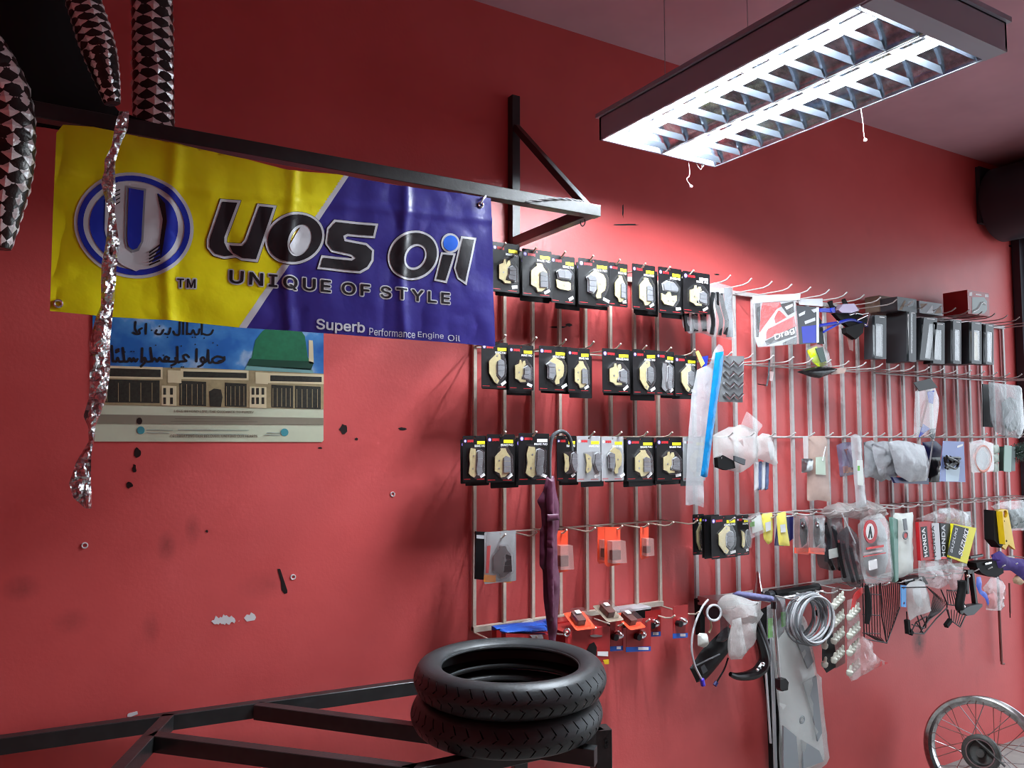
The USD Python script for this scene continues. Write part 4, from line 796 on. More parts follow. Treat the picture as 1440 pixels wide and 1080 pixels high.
# --- row 1, right rack: black windowed boxes, cartons
def window_box(label, l, r, top, bot, win, yf=-0.205, dep=0.09, tilt=0, inner=None):
    inner = inner or mat('crumpled_silver', lin(146, 152, 154), .3)
    t = thing('window_box', label, 'box', 'black windowed boxes on the top row'); o = (bot - top) * 0.0
    f_ = pp(yf + dep, [(l, top), (r, top), (r, bot), (l, bot)])
    fr = pp(yf, [(l + tilt, top), (r + tilt, top + 1), (r - tilt, bot + 1), (l - tilt, bot)])
    wn = pp(yf, [(win[0] + tilt, win[1]), (win[2] + tilt, win[1] + 1), (win[2] - tilt, win[3] + 1), (win[0] - tilt, win[3])]).buffer(0.003, quad_segs=3)
    t.add('carton', cat(ext(fr.difference(wn), yf, 0.0015), ext(fr, yf + dep, dep - 0.012)), mat('slate_card', lin(36, 40, 44), 0.4), smooth=False)
    a, b, c, d = wn.bounds
    t.add('product', place(pillow(sbox(a + .001, b + .006, c - .001, d - .006), 0.008, int(l), 0.9, 50), (0, yf + 0.011, 0)), inner)
    t.add('window', ext(wn, yf, 0.0006), BLISTER, smooth=False)
    a, b, c, d = fr.bounds
    t.add('white_print', ext(sbox(a + (c - a) * .45, d - .012, c - (c - a) * .15, d - .008), yf - 0.0015, 0.0004), WHITE, smooth=False)
    return t
window_box('black window box with a silver product, alone left of the rack corner', 1230, 1246, 443, 504, (1232, 456, 1241, 500), dep=0.055)
window_box('tall black box with a white edge under the dark cartons', 1278, 1288, 437, 508, (1281.5, 440, 1283, 496), dep=0.12, inner=WHITE)
window_box('leaning black window box with a crumpled silver product', 1296, 1315, 446, 506, (1304, 456, 1311, 503), dep=0.07, tilt=3)
window_box('black window box standing right of the leaning one', 1312, 1328, 453, 511, (1314.5, 464, 1323.5, 505), dep=0.05)
window_box('black window box, third from the right end of the top row', 1340, 1351.5, 450, 511, (1343, 464, 1349.5, 506), dep=0.12)
window_box('black window box with a yellowish product, second from the right end of the top row', 1366, 1380, 452, 511, (1370, 465, 1377.5, 506), dep=0.14, inner=mat('buff_product', lin(196, 184, 140), 0.4))
window_box('black window box at the right end of the top row', 1386, 1397, 455, 512, (1388.5, 467, 1394.5, 508), dep=0.06)
def carton(label, l, r, top, bot, yf, dep, m, prints=()):
    t = thing('carton', label, 'box'); a, b = at(l, (top + bot) / 2, yf), at(r, (top + bot) / 2, yf); zt, zb = at((l + r) / 2, top, yf)[2], at((l + r) / 2, bot, yf)[2]
    t.add('carton', bx(V3(a[0], yf, zb), V3(b[0], yf + dep, zt)), m, smooth=False)
    for pts, pm in prints: E(t, 'print', yf, pts, 0.0005, pm)
    return t
carton('plain brown cardboard carton resting on the top hooks', 1237, 1260, 417, 440, -0.10, 0.08, BROWN_CARD)
carton('dark patterned carton on the top hooks next to the brown one', 1262, 1289, 419, 438, -0.19, 0.11, DARK_GREY, [([(1264, 436), (1272, 422), (1274, 424), (1268, 436)], BROWN_CARD), ([(1276, 424), (1286, 422), (1284, 430), (1277, 432)], MID_GREY)])
carton('grey carton with pale triangles on the top hooks', 1293, 1325, 425, 442, -0.19, 0.07, MID_GREY, [([(1294, 427), (1302, 427), (1296, 436)], BROWN_CARD), ([(1303, 440), (1311, 429), (1312, 440)], PALE_GREY), ([(1314, 441), (1322, 430), (1324, 440)], BROWN_CARD)])
t = carton('red box with a clear window standing on the top hooks at the right', 1361, 1391, 410, 443, -0.20, 0.13, RED_CARD, [([(1363, 411), (1367, 411), (1367, 416), (1363, 416)], WHITE), ([(1372, 413), (1380, 414), (1380, 416), (1372, 415)], WHITE), ([(1385, 414), (1390, 414), (1390, 418), (1385, 418)], PINKFILM)])
E(t, 'window', -0.2003, [(1367, 418), (1384, 418), (1388, 424), (1388, 436), (1384, 441), (1367, 441)], 0.0006, mat('window_grey', lin(108, 120, 116), 0.15)); t.add('product', tube(smoothline([at(*p, -0.202) for p in [(1368, 438), (1375, 434), (1380, 426), (1386, 428)]], 16), 0.006, 6), PINKFILM)

# --- row 2
t = thing('fitting_card', 'grey card of chrome hinge fittings hanging behind the blue roll', 'fitting card')
E(t, 'card', -0.20, [(1016, 500), (1046, 501), (1044, 566), (1010, 565)], 0.002, mat('grey_card', lin(96, 98, 100), 0.5))
for k in range(4):
    for j in range(2):
        a = (1018 + 12 * j + k * 0.2, 508 + 15 * k); t.add('fitting', tube([at(*a, -0.212), at(a[0] + 8, a[1] + 7, -0.214), at(a[0] + 14, a[1] + 1, -0.212)], 0.0055, 7), CHROME)
t = thing('film_roll', 'long bright blue rolled film leaning in front of the right end of the brake pads', 'roll')
t.add('roll', bag(-0.262, [(1006, 496), (1018, 494), (1016, 520), (1010, 560), (1004, 600), (999, 640), (995, 672), (985, 670), (988, 650), (995, 590), (1001, 540)], 0.016, 31, 0.15, 20, back=1.0), BRIGHT_BLUE)
t = thing('tube_sleeve', 'long clear plastic sleeve hanging left of the blue roll', 'sleeve')
Bg(t, 'sleeve', -0.238, [(998, 512), (1004, 492), (1012, 482), (1019, 491), (1004, 512), (999, 560), (990, 640), (990, 714), (976, 709), (964, 712), (966, 640), (972, 560), (980, 520)], 0.02, GREYFILM, 32, 0.6)
t = thing('swing_tag', 'small yellow tag on a hook right of the second row of brake pads', 'tag'); E(t, 'tag', -0.236, [(978, 495), (982, 493), (991, 511), (986, 516)], 0.001, PALE_YELLOW); E(t, 'blue_back', -0.232, [(985, 502), (996, 500), (992, 524), (988, 518)], 0.001, ROYAL)
t = thing('blade_pack', 'clear blister of blue and grey blades with a black header card', 'blister pack')
E(t, 'header', -0.20, [(1284, 538), (1308, 532), (1318, 545), (1292, 550)], 0.003, BLACK_CARD)
E(t, 'blue_blade', -0.198, [(1304, 551), (1313, 549), (1311, 568), (1306, 566)], 0.004, ROYAL); t.add('grey_shaft', tube([at(1304, 563, -0.2), at(1295, 600, -0.2)], 0.005, 8), RUST); E(t, 'blue_blade', -0.198, [(1297, 596), (1307, 603), (1300, 608), (1292, 615)], 0.004, ROYAL); E(t, 'grey_blade', -0.198, [(1308, 604), (1315, 602), (1313, 618), (1306, 612)], 0.004, DARK_GREY)
Bg(t, 'blister', -0.196, [(1287, 550), (1314, 543), (1321, 562), (1315, 620), (1302, 612), (1284, 616)], 0.02, CLEAR, 33, 0.4)
t = thing('visor_pack', 'clear pack of a dark green tinted visor hanging at the far right', 'visor pack')
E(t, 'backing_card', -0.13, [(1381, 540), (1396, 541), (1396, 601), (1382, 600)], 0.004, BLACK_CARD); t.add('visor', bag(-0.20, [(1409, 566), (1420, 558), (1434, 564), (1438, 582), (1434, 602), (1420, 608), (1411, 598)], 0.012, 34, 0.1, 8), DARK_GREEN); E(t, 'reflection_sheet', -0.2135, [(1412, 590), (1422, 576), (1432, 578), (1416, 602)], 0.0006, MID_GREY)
Bg(t, 'pack', -0.195, [(1390, 537), (1437, 543), (1441, 600), (1436, 617), (1412, 614), (1400, 608), (1393, 590)], 0.035, SMOKE, 35, 0.4)
t = thing('key_tag', 'dark rod with a small pinkish tag hanging below the red sticker sheet', 'tag'); t.add('rod', tube([at(1082, 505, -0.20), at(1081, 528, -0.20), at(1078, 543, -0.20)], 0.004, 6), DARK_GREY); E(t, 'tag', -0.203, [(1083, 522), (1088, 523), (1086, 537), (1082, 535)], 0.001, PINKFILM); t.add('wire', tube(smoothline([at(1066, 540, -0.1), at(1072, 541, -0.15), at(1078, 542, -0.2)], 10), 0.002, 5), BLACK_MATT)

# --- row 3
t = thing('screw_bag', 'large crumpled milky bag of dark fittings beside the blue roll', 'bag')
E(t, 'dark_fittings', -0.195, [(1004, 644), (1012, 640), (1027, 648), (1029, 658), (1016, 661), (1005, 657)], 0.02, BLACK_MATT); E(t, 'grey_block', -0.222, [(1031, 641), (1046, 646), (1045, 654), (1031, 648)], 0.01, DARK_GREY)
Bg(t, 'bag', -0.19, [(1003, 612), (1014, 606), (1025, 600), (1034, 601), (1042, 596), (1062, 605), (1067, 620), (1064, 645), (1056, 656), (1040, 665), (1020, 660), (1003, 657)], 0.045, MILKY, 41, 0.8, 30)
Bg(t, 'bag_neck', -0.20, [(1040, 602), (1050, 578), (1062, 588), (1073, 598), (1064, 612)], 0.01, CLEAR, 42)
t = thing('label_bag', 'clear bag with a pale blue label strip right of the crumpled milky bag', 'bag'); E(t, 'label', -0.207, [(1079, 621), (1085, 622), (1089, 646), (1083, 647)], 0.0008, PALE_GREY); Bg(t, 'bag', -0.20, [(1063, 616), (1072, 609), (1083, 611), (1090, 632), (1094, 652), (1090, 655), (1074, 648), (1064, 644)], 0.02, MILKY, 43)
t = thing('sleeve_pack', 'slate blue striped pack hanging below the milky bag', 'pack')
for k in range(4): Bg(t, 'sleeve', -0.18, [(1061 + 5 * k, 650), (1066 + 5 * k, 648), (1066 + 4.6 * k, 688), (1060.5 + 5 * k, 690)], 0.014, DENIM if k % 2 else SILVER, 44 + k, 0.3)
t = thing('valve_pack', 'small chrome valve in a narrow clear strip left of the tan wrapped pack', 'valve'); E(t, 'strip', -0.20, [(1129, 613), (1136, 613), (1136, 646), (1130, 646)], 0.002, MILKY); Bg(t, 'valve_body', -0.205, [(1127, 645), (1143, 645), (1143, 660), (1138, 664), (1127, 665)], 0.02, STEEL, 48, 0.5)
t = thing('wrapped_pack', 'flat tan wrapped pack with a pale green label', 'pack'); Bg(t, 'wrap', -0.19, [(1134, 613), (1163, 613), (1164, 650), (1168, 706), (1150, 703), (1135, 705)], 0.010, TAN, 49, 0.4); E(t, 'label', -0.203, [(1147, 643), (1160, 642), (1161, 668), (1147, 667)], 0.001, mat('pale_green_label', lin(178, 196, 178), 0.5)); t.add('straw', tube([at(1161, 628, -0.206), at(1157, 648, -0.206)], 0.0025, 6), PALE_GREY)
t = thing('reflector_bag', 'smoky bag of orange reflectors at the left end of the grey bags', 'bag'); E(t, 'orange_piece', -0.185, [(1185, 656), (1190, 655), (1192, 664), (1186, 665)], 0.008, ORANGE); E(t, 'orange_piece', -0.185, [(1193, 657), (1197, 657), (1198, 663), (1194, 664)], 0.008, ORANGE); E(t, 'brown_bar', -0.19, [(1186, 632), (1190, 631), (1201, 655), (1197, 660)], 0.008, RUST)
Bg(t, 'bag', -0.18, [(1176, 626), (1186, 622), (1199, 622), (1203, 645), (1202, 667), (1181, 671), (1179, 645)], 0.03, film('blue_smoke_film', lin(104, 108, 138), 0.5), 50)
t = thing('tube_pack', 'long clear tube pack with a green and white label in front of the grey bags', 'tube pack'); Bg(t, 'tube_bag', -0.225, [(1196, 613), (1203, 610), (1211, 614), (1213, 650), (1219, 712), (1204, 715), (1200, 660)], 0.02, GREYFILM, 51, 0.4); E(t, 'label', -0.246, [(1205, 647), (1213, 647), (1214, 683), (1206, 682)], 0.001, WHITE_PACK); E(t, 'green_print', -0.2472, [(1206, 655), (1209, 655), (1209, 662), (1206, 662)], 0.0005, GREEN)
GP = mat('grey_polythene', lin(160, 164, 169), 0.22, spec=.7, vary=.10, bump=.5, bscale=22, bdist=.010)
for i, (pts, yy, lab) in enumerate([([(1214, 622), (1226, 619), (1236, 626), (1247, 648), (1250, 672), (1240, 678), (1226, 671), (1216, 672)], -0.09, 'crumpled grey polythene bag, leftmost of the three grey bags'), ([(1226, 625), (1240, 620), (1252, 621), (1262, 648), (1263, 670), (1250, 676), (1236, 668), (1230, 646)], -0.145, 'crumpled grey polythene bag in the middle of the three grey bags'), ([(1247, 622), (1262, 619), (1278, 621), (1300, 627), (1305, 650), (1303, 676), (1278, 678), (1262, 668), (1254, 646)], -0.205, 'largest crumpled grey polythene bag, right of the other two')]):
    t = thing('polythene_bag', lab, 'bag', 'grey polythene bags'); Bg(t, 'bag', yy, pts, 0.04, GP, 52 + i, 0.75, 26, smooth=75)
    if i == 2: E(t, 'navy_base', yy + .03, [(1252, 671), (1303, 672), (1303, 681), (1256, 679)], 0.012, NAVY)
t = thing('cable_pack', 'blue headed bag of black cable right of the grey bags', 'bag'); Bg(t, 'blue_head', -0.12, [(1297, 622), (1316, 620), (1325, 628), (1323, 644), (1302, 650)], 0.015, NAVY, 56, .3); Bg(t, 'black_cable', -0.125, [(1304, 643), (1323, 643), (1323, 678), (1303, 678)], 0.025, BLACK_GLOSS, 57, 0.7); E(t, 'white_edge', -0.160, [(1311, 621), (1313, 621), (1304, 677), (1302, 677)], 0.001, SILVER)
t = thing('cable_pack', 'pale blue card with tangled black leads and a white lower half', 'bag'); E(t, 'card', -0.20, [(1326, 620), (1355, 621), (1357, 678), (1321, 677)], 0.002, mat('pale_blue_card', lin(120, 136, 186), 0.4)); E(t, 'lower_print', -0.2022, [(1330, 660), (1350, 657), (1348, 677), (1330, 677)], 0.0005, mat('ice_print', lin(176, 198, 212), 0.4)); E(t, 'white_slash', -0.2022, [(1346, 627), (1354, 624), (1354, 627), (1346, 630)], 0.0005, WHITE)
rs = random.Random(8)
for k in range(5): t.add('black_lead', tube(smoothline([at(1328 + rs.uniform(0, 22), 640 + rs.uniform(0, 20), -0.214 - 0.003 * k) for _ in range(6)], 30), 0.006, 6), BLACK_GLOSS)
t = thing('gasket_pack', 'copper coloured oval gasket ring on a clear carded pack', 'gasket'); E(t, 'card', -0.195, [(1364, 624), (1394, 622), (1397, 661), (1366, 664)], 0.002, mat('pinkish_card', lin(186, 150, 140), 0.5)); a_ = np.linspace(0, 2 * math.pi, 36, endpoint=False)
t.add('gasket', tube([at(1381 + 11.5 * math.cos(q), 645 + 18 * math.sin(q) * (1 - .12 * math.cos(q) ** 2), -0.208) for q in a_], 0.009, 8, closed=True), COPPER); E(t, 'grey_centre', -0.1975, [(1372, 640), (1381, 631), (1389, 640), (1390, 650), (1381, 661), (1373, 652)], 0.001, MID_GREY); Bg(t, 'film', -0.213, [(1363, 622), (1380, 618), (1397, 624), (1398, 663), (1366, 665)], 0.006, CLEAR, 58)
t = thing('spark_box', 'pale green strip of small packets right of the copper gasket', 'packet')
for k in range(3): Bg(t, 'packet', -0.19, [(1395, 626 + 13 * k), (1404, 625 + 13 * k), (1405, 637 + 13 * k), (1396, 638 + 13 * k)], 0.012, mat('pale_green_pack', lin(176, 190, 178), .4), 60 + k, .4)
t = thing('bottle_box', 'dark green glossy box right of the small packets', 'box'); E(t, 'box', -0.16, [(1405, 628), (1414, 628), (1414, 662), (1405, 662)], 0.05, DARK_GREEN); E(t, 'side_panel', -0.212, [(1412, 626), (1422, 627), (1421, 664), (1411, 663)], 0.003, mat('mint_panel', lin(120, 150, 136), .3))
t = thing('bristle_brush', 'dark green bristle brush at the right edge of the picture', 'brush'); t.add('core', tube([at(1420, 640, -0.19), at(1450, 632, -0.19)], 0.006, 8), STEEL); rs = random.Random(3); br = []
for k in range(260):
    f_ = rs.random(); an_ = rs.uniform(0, 6.28); c_ = at(1421 + 30 * f_, 640 - 8 * f_, -0.19); rr_ = 0.055 * rs.uniform(.75, 1.05)
    br.append(beam(c_, c_ + rr_ * V3(rs.uniform(-.25, .25), math.cos(an_), math.sin(an_)), 0.0022, 0.0022, 0.0004))
t.add('bristles', cat(*br), mat('green_bristle', lin(34, 60, 50), .6), kind='stuff', smooth=False)
# --- row 4
t = thing('sachet_bag', 'small clear bag with a green print next to the low brake pads', 'bag'); E(t, 'green_print', -0.2, [(1055, 735), (1061, 733), (1061, 740), (1055, 741)], 0.001, GREEN); E(t, 'paper', -0.198, [(1056, 728), (1070, 724), (1073, 745), (1058, 750)], 0.001, WHITE_PACK); Bg(t, 'bag', -0.197, [(1051, 728), (1068, 719), (1076, 748), (1056, 758)], 0.014, CLEAR, 71)
t = thing('yellow_packet', 'creased yellow packet folded in two beside the small clear bag', 'packet', 'yellow packets'); Bg(t, 'packet', -0.19, [(1071, 723), (1086, 721), (1087, 745), (1086, 762), (1080, 766), (1074, 758), (1072, 740)], 0.014, PALE_YELLOW, 72, .5); E(t, 'grey_print', -0.2065, [(1076, 735), (1084, 733), (1084, 745), (1077, 748)], .0006, PALE_GREY)
t = thing('yellow_packet', 'long straight yellow packet overlapping a blue one', 'packet', 'yellow packets'); Bg(t, 'packet', -0.205, [(1092, 722), (1105, 719), (1107, 745), (1111, 768), (1095, 767), (1093, 745)], 0.008, PALE_YELLOW, 73, .4); E(t, 'grey_print', -0.215, [(1097, 738), (1104, 737), (1105, 748), (1098, 749)], .0006, PALE_GREY)
t = thing('blue_packet', 'navy blue packet behind the long yellow packet', 'packet'); E(t, 'packet', -0.15, [(1094, 724), (1114, 724), (1114, 757), (1100, 768), (1089, 767)], .006, NAVY)
for i, (l, r, yy, lab) in enumerate([(1116, 1138, -0.17, 'black lever in a clear bag with an orange footer, left of its twin'), (1136, 1160, -0.205, 'black lever in a clear bag with an orange footer, right of its twin')]):
    t = thing('lever_pack', lab, 'lever', 'bagged black levers')
    E(t, 'brown_card', yy, [(l + 1, 726), (l + 7, 726), (l + 7, 774), (l + 2, 774)], .001, RUST); E(t, 'orange_footer', yy - .001, [(l + 1, 770), (r - 1, 771), (r - 1, 780), (l + 1, 778)], .002, ORANGE_RED)
    t.add('lever', bag(yy - .002, [(l + 9, 730), (l + 15, 728), (l + 20, 745), (l + 18, 764), (l + 11, 770), (l + 8, 752)], .02, 74 + i, .5, 30), BLACK_GLOSS); t.add('pivot', ring(at(l + 13, 737, yy - .022), (0, 1, 0), .008, .003, 16, 6), CHROME)
    Bg(t, 'bag', yy + .002, [(l, 725), (r - 1, 724), (r, 778), (l + 1, 778)], .03, CLEAR, 76 + i, .4)
t = thing('dark_parts_bag', 'smoky bag of black hoses with a white label, under the crumpled plastic', 'bag', 'smoky bags of hoses')
E(t, 'label', -0.150, [(1165, 773), (1178, 770), (1179, 783), (1166, 786)], .001, WHITE_PACK)
for q in ([(1160, 735), (1165, 760), (1162, 790)], [(1172, 740), (1178, 765), (1182, 802)], [(1156, 750), (1160, 775), (1172, 800)]): t.add('hose', tube(smoothline([at(*p, -0.11) for p in q], 14), .010, 8), BLACK_GLOSS)
Bg(t, 'bag', -0.10, [(1149, 730), (1165, 726), (1182, 724), (1190, 760), (1184, 800), (1170, 803), (1152, 798), (1148, 780), (1155, 760)], .05, SMOKE, 81, .5)
t = thing('dark_parts_bag', 'smoky bag of chrome tipped black tubes left of the filter pack', 'bag', 'smoky bags of hoses')
for q in ([(1179, 763), (1182, 785), (1188, 812)], [(1186, 764), (1192, 790), (1200, 818)], [(1196, 770), (1203, 800), (1208, 820)]): h_ = t.add('black_tube', tube(smoothline([at(*p, -0.175) for p in q], 14), .008, 8), BLACK_GLOSS); t.add('chrome_tip', tube([at(*q[0], -0.175) + V3(0, 0, .012), at(*q[0], -0.175)], .006, 8), CHROME, h_)
Bg(t, 'bag', -0.165, [(1176, 752), (1192, 738), (1206, 752), (1214, 806), (1212, 826), (1196, 826), (1184, 815), (1178, 780)], .05, SMOKE, 82, .5)
t = thing('crumpled_plastic', 'loose crumpled clear plastic piled on the hooks above the filter pack', 'plastic'); Bg(t, 'sheet', -0.12, [(1152, 722), (1160, 714), (1176, 706), (1196, 708), (1215, 702), (1236, 708), (1246, 722), (1236, 730), (1214, 732), (1190, 727), (1166, 730)], .06, MILKY, 83, 1.0, 40); t.add('white_stick', tube([at(1184, 722, -0.225), at(1203, 764, -0.225)], .003, 6), PALE_GREY)
# filter packs
t = thing('filter_pack', 'grey oval air filter in a clear bag with a round red and white emblem', 'air filter')
t.add('filter', bag(-0.20, [(1213, 745), (1222, 732), (1236, 730), (1244, 742), (1248, 780), (1244, 806), (1226, 812), (1217, 800), (1213, 770)], .045, 84, .05, 8), mat('filter_grey', lin(150, 154, 156), .7))
yv = -0.2485
Bg(t, 'bag', -0.200, [(1206, 738), (1214, 728), (1240, 721), (1250, 734), (1254, 780), (1257, 816), (1238, 822), (1220, 828), (1212, 806), (1208, 770)], .052, CLEAR, 85, .35)
em_ = E(t, 'emblem', yv, [(1223.5 + 9.3 * math.cos(a), 747.5 + 16.5 * math.sin(a)) for a in np.linspace(0, 6.283, 28, endpoint=False)], .004, RED_PRINT); E(t, 'emblem_centre', yv - .004, [(1223.5 + 5.8 * math.cos(a), 747.5 + 11.5 * math.sin(a)) for a in np.linspace(0, 6.283, 24, endpoint=False)], .0008, WHITE, em_); E(t, 'emblem_sign', yv - .0048, [(1220.5, 757), (1223.2, 740), (1224.5, 740), (1227, 756), (1225, 757), (1223.8, 749), (1222.5, 757)], .0006, BLACK_CARD, em_)
for k, q in enumerate([[(1218, 770), (1242, 766), (1242, 769), (1218, 773)], [(1214, 777), (1240, 773), (1240, 775.5), (1214, 780)], [(1214, 782), (1245, 777), (1245, 778), (1214, 783.5)]]): E(t, 'red_print', yv, q, .003, PINKFILM if k == 1 else BRIGHT_RED)
E(t, 'price_tag', yv, [(1221, 789), (1232, 786), (1233, 799), (1222, 802)], .004, WHITE)
E(t, 'green_edge', -0.19, [(1250, 727), (1257, 730), (1258, 815), (1254, 818)], .02, mat('sea_green_film', lin(110, 150, 138), .3))
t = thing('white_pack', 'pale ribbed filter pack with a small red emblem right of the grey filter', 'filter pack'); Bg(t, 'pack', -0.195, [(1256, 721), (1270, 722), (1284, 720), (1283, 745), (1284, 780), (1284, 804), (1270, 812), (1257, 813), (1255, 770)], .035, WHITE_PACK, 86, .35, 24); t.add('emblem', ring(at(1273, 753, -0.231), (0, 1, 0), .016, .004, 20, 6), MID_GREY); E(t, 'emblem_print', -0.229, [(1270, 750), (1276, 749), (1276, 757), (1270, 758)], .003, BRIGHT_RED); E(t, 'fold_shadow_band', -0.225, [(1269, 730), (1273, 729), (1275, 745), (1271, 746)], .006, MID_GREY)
t = thing('black_carton', 'black carton end showing below the pale filter pack', 'box'); E(t, 'carton', -0.15, [(1258, 813), (1285, 808), (1292, 819), (1270, 824), (1260, 820)], .05, BLACK_CARD); E(t, 'white_print', -0.2005, [(1268, 817), (1284, 813.5), (1284, 815.5), (1268, 819)], .0006, SILVER)
# lettered grip packs
t = thing('lettered_pack', 'red pack with white outlined capitals on a black band', 'grip pack', 'grip packs with large capitals'); E(t, 'pack', -0.20, [(1287, 734), (1305, 733), (1311, 785), (1290, 788)], .018, RED_PRINT); E(t, 'black_band', -0.218, [(1294.5, 741), (1303, 740), (1307, 783), (1298.5, 784)], .001, BLACK_CARD); vtext(t, 'HONDA', -0.2195, (1304.8, 782), (1300.5, 742), .028, WHITE)
t = thing('lettered_pack', 'silver grip pack with dark capitals, right of the red one', 'grip pack', 'grip packs with large capitals'); E(t, 'pack', -0.205, [(1306, 736), (1316, 735), (1319, 786), (1311, 787)], .016, SILVER); vtext(t, 'HONDA', -0.2215, (1316.5, 783), (1313.2, 739), .020, BLACK_CARD)
t = thing('lettered_pack', 'black grip pack with silver capitals, left of the yellow one', 'grip pack', 'grip packs with large capitals'); E(t, 'pack', -0.20, [(1317, 735), (1331, 736), (1332, 786), (1320, 786)], .018, BLACK_CARD); vtext(t, 'HONDA', -0.2185, (1329.5, 784), (1329, 738), .030, SILVER); E(t, 'red_edge', -0.2185, [(1321, 783), (1331, 783), (1331, 786), (1321, 786)], .001, BRIGHT_RED)
t = thing('lettered_pack', 'tilted yellow grip pack with white capitals on a black panel', 'grip pack', 'grip packs with large capitals'); E(t, 'pack', -0.21, [(1336, 736), (1368, 742), (1355, 792), (1330, 783)], .018, YELLOW_STICK); E(t, 'black_panel', -0.228, [(1341, 738), (1362, 743.5), (1350, 786), (1332, 780)], .001, BLACK_CARD); vtext(t, 'SUZUKI', -0.2295, (1352.5, 783), (1362, 747), .034, WHITE); vtext(t, 'SUZUKI', -0.2295, (1339, 778), (1347, 743), .020, SILVER)
for i, (pts, yy, lab) in enumerate([([(1290, 787), (1310, 789), (1331, 787), (1333, 822), (1320, 828), (1302, 824), (1291, 812)], -0.20, 'crinkled clear bag bottom below the red and silver grip packs'), ([(1331, 788), (1345, 793), (1356, 792), (1352, 828), (1340, 832), (1332, 818)], -0.205, 'crinkled clear bag bottom below the yellow grip pack'), ([(1288, 730), (1306, 722), (1322, 716), (1340, 714), (1358, 720), (1368, 740), (1352, 738), (1336, 736), (1310, 733)], -0.19, 'clear bag necks bunched on the hooks above the lettered grip packs')]):
    t = thing('clear_bag', lab, 'bag', 'clear bags of the grip packs'); Bg(t, 'bag', yy, pts, .035, CLEAR, 90 + i, 1.0, 44)
t = thing('header_clip', 'pale torn header card on the hooks behind the yellow grip pack', 'card'); E(t, 'card', -0.16, [(1320, 715), (1336, 714), (1336, 721), (1320, 722)], .003, PALE_GREY); E(t, 'card', -0.16, [(1354, 720), (1364, 719), (1366, 750), (1358, 750)], .003, PALE_GREY)
z7 = lambda pts: z6(1270, 700, 6.753, pts)
t = thing('plastic_guard', 'black swallow tailed plastic guard behind the yellow one', 'guard', 'swallow tailed guards'); E(t, 'guard', -0.16, z7([(765, 112), (850, 125), (862, 430), (836, 466), (772, 392)]), .05, BLACK_MATT)
t = thing('plastic_guard', 'yellow swallow tailed plastic guard hanging on the right rack', 'guard', 'swallow tailed guards'); g_ = pp(-0.19, z7([(850, 125), (925, 105), (965, 112), (1035, 490), (972, 440), (944, 490), (880, 435)])).difference(pe(-0.19, *z7([(940, 152)])[0], 3.2, 5.2, 16)); t.add('guard', ext(g_, -0.19, .016), YELLOW, smooth=False); E(t, 'side_flange', -0.19, z7([(846, 124), (856, 126), (884, 436), (876, 432)]), .05, YELLOW)
for q in ((957, 222), (982, 410)): t.add('screw', ring(at(*z7([q])[0], -0.207), (0, 1, 0), .004, .0016, 10, 5), BLACK_MATT)
t = thing('parts_bag', 'bag of dark parts with a clear top at the right edge beside the yellow guard', 'bag'); Bg(t, 'dark_parts', -0.18, [(1414, 718), (1440, 714), (1446, 742), (1420, 744)], .03, DARK_GREEN, 95, .8); Bg(t, 'bag', -0.175, [(1392, 712), (1412, 705), (1440, 703), (1450, 712), (1446, 746), (1416, 746), (1410, 722)], .045, CLEAR, 96, .7)
t = thing('purple_cloth', 'purple cloth draped over the end of the right rack', 'cloth'); Bg(t, 'cloth', -0.20, z7([(840, 545), (925, 500), (990, 560), (1060, 575), (1150, 580), (1150, 790), (1080, 735), (1020, 690), (950, 690), (880, 685)]), .05, PURPLE, 97, .5, 12)
t = thing('mirror_stalk', 'black mirror stalk and clamp lying under the purple cloth', 'mirror stalk'); t.add('stalk', tube([at(*p, -0.20) for p in z7([(628, 568), (690, 558), (750, 546)])], .008, 8), BLACK_GLOSS); E(t, 'clamp', -0.16, z7([(600, 605), (700, 590), (850, 582), (862, 700), (790, 745), (700, 725), (650, 700), (610, 650)]), .05, BLACK_MATT)
t.add('chrome_bolt', tube([at(*p, -0.215) for p in z7([(770, 630), (830, 615)])], .007, 8), CHROME)
t = thing('chamois', 'buff coloured rag under the purple cloth at the right edge', 'rag'); Bg(t, 'rag', -0.19, z7([(1040, 770), (1080, 725), (1130, 780), (1160, 800), (1110, 830), (1050, 810)]), .03, mat('buff_rag', lin(190, 160, 130), .8), 98, .5)

# --- bottom row, left rack: fuse packs, red bulb packs
def red_pack(label, l, r, top, bot, yf, blue=True, dome=True, n=1):
    t = thing('bulb_pack', label, 'bulb pack', 'red carded bulb packs')
    E(t, 'card', yf, [(l, top + (r - l) * .12), (r, top), (r, bot - (r - l) * .1), (l, bot)], .0015, RED_CARD)
    if blue: E(t, 'blue_footer', yf - .0015, [(l, bot - 7), (r, bot - 8), (r, bot - 1.5), (l, bot)], .0006, BLUE); E(t, 'price_tag', yf - .0022, [((l + r) / 2, bot - 7), (r - 3, bot - 7), (r - 3, bot - 3), ((l + r) / 2, bot - 3)], .0006, WHITE)
    if dome:
        c_ = at(l + (r - l) * .6, (top + bot) / 2 - 1, yf - .002); t.add('bulb', lathe([(0, 0), (.016, 0), (.017, .008), (.013, .018), (.006, .026), (0, .028)], c_, (0, -1, 0), 18), CHROME); t.add('black_base', lathe([(0, 0), (.011, 0), (.011, .02), (0, .02)], c_ + V3(-.022, 0, -.006), (0, -1, 0), 14), BLACK_GLOSS)
    return t
for k in range(5): red_pack(f'red carded bulb pack, {ORD[4 - k]} counting back from the front of the rightmost hook', 946 - 1.2 * 0 , 967, 850, 898, -0.21 + .030 * k, k == 0, k == 0)
red_pack('red carded bulb pack with a silver dome, second column from the right', 880, 915, 868, 917, -0.21)
red_pack('red carded bulb pack behind the second column from the right', 907, 929, 857, 896, -0.14)
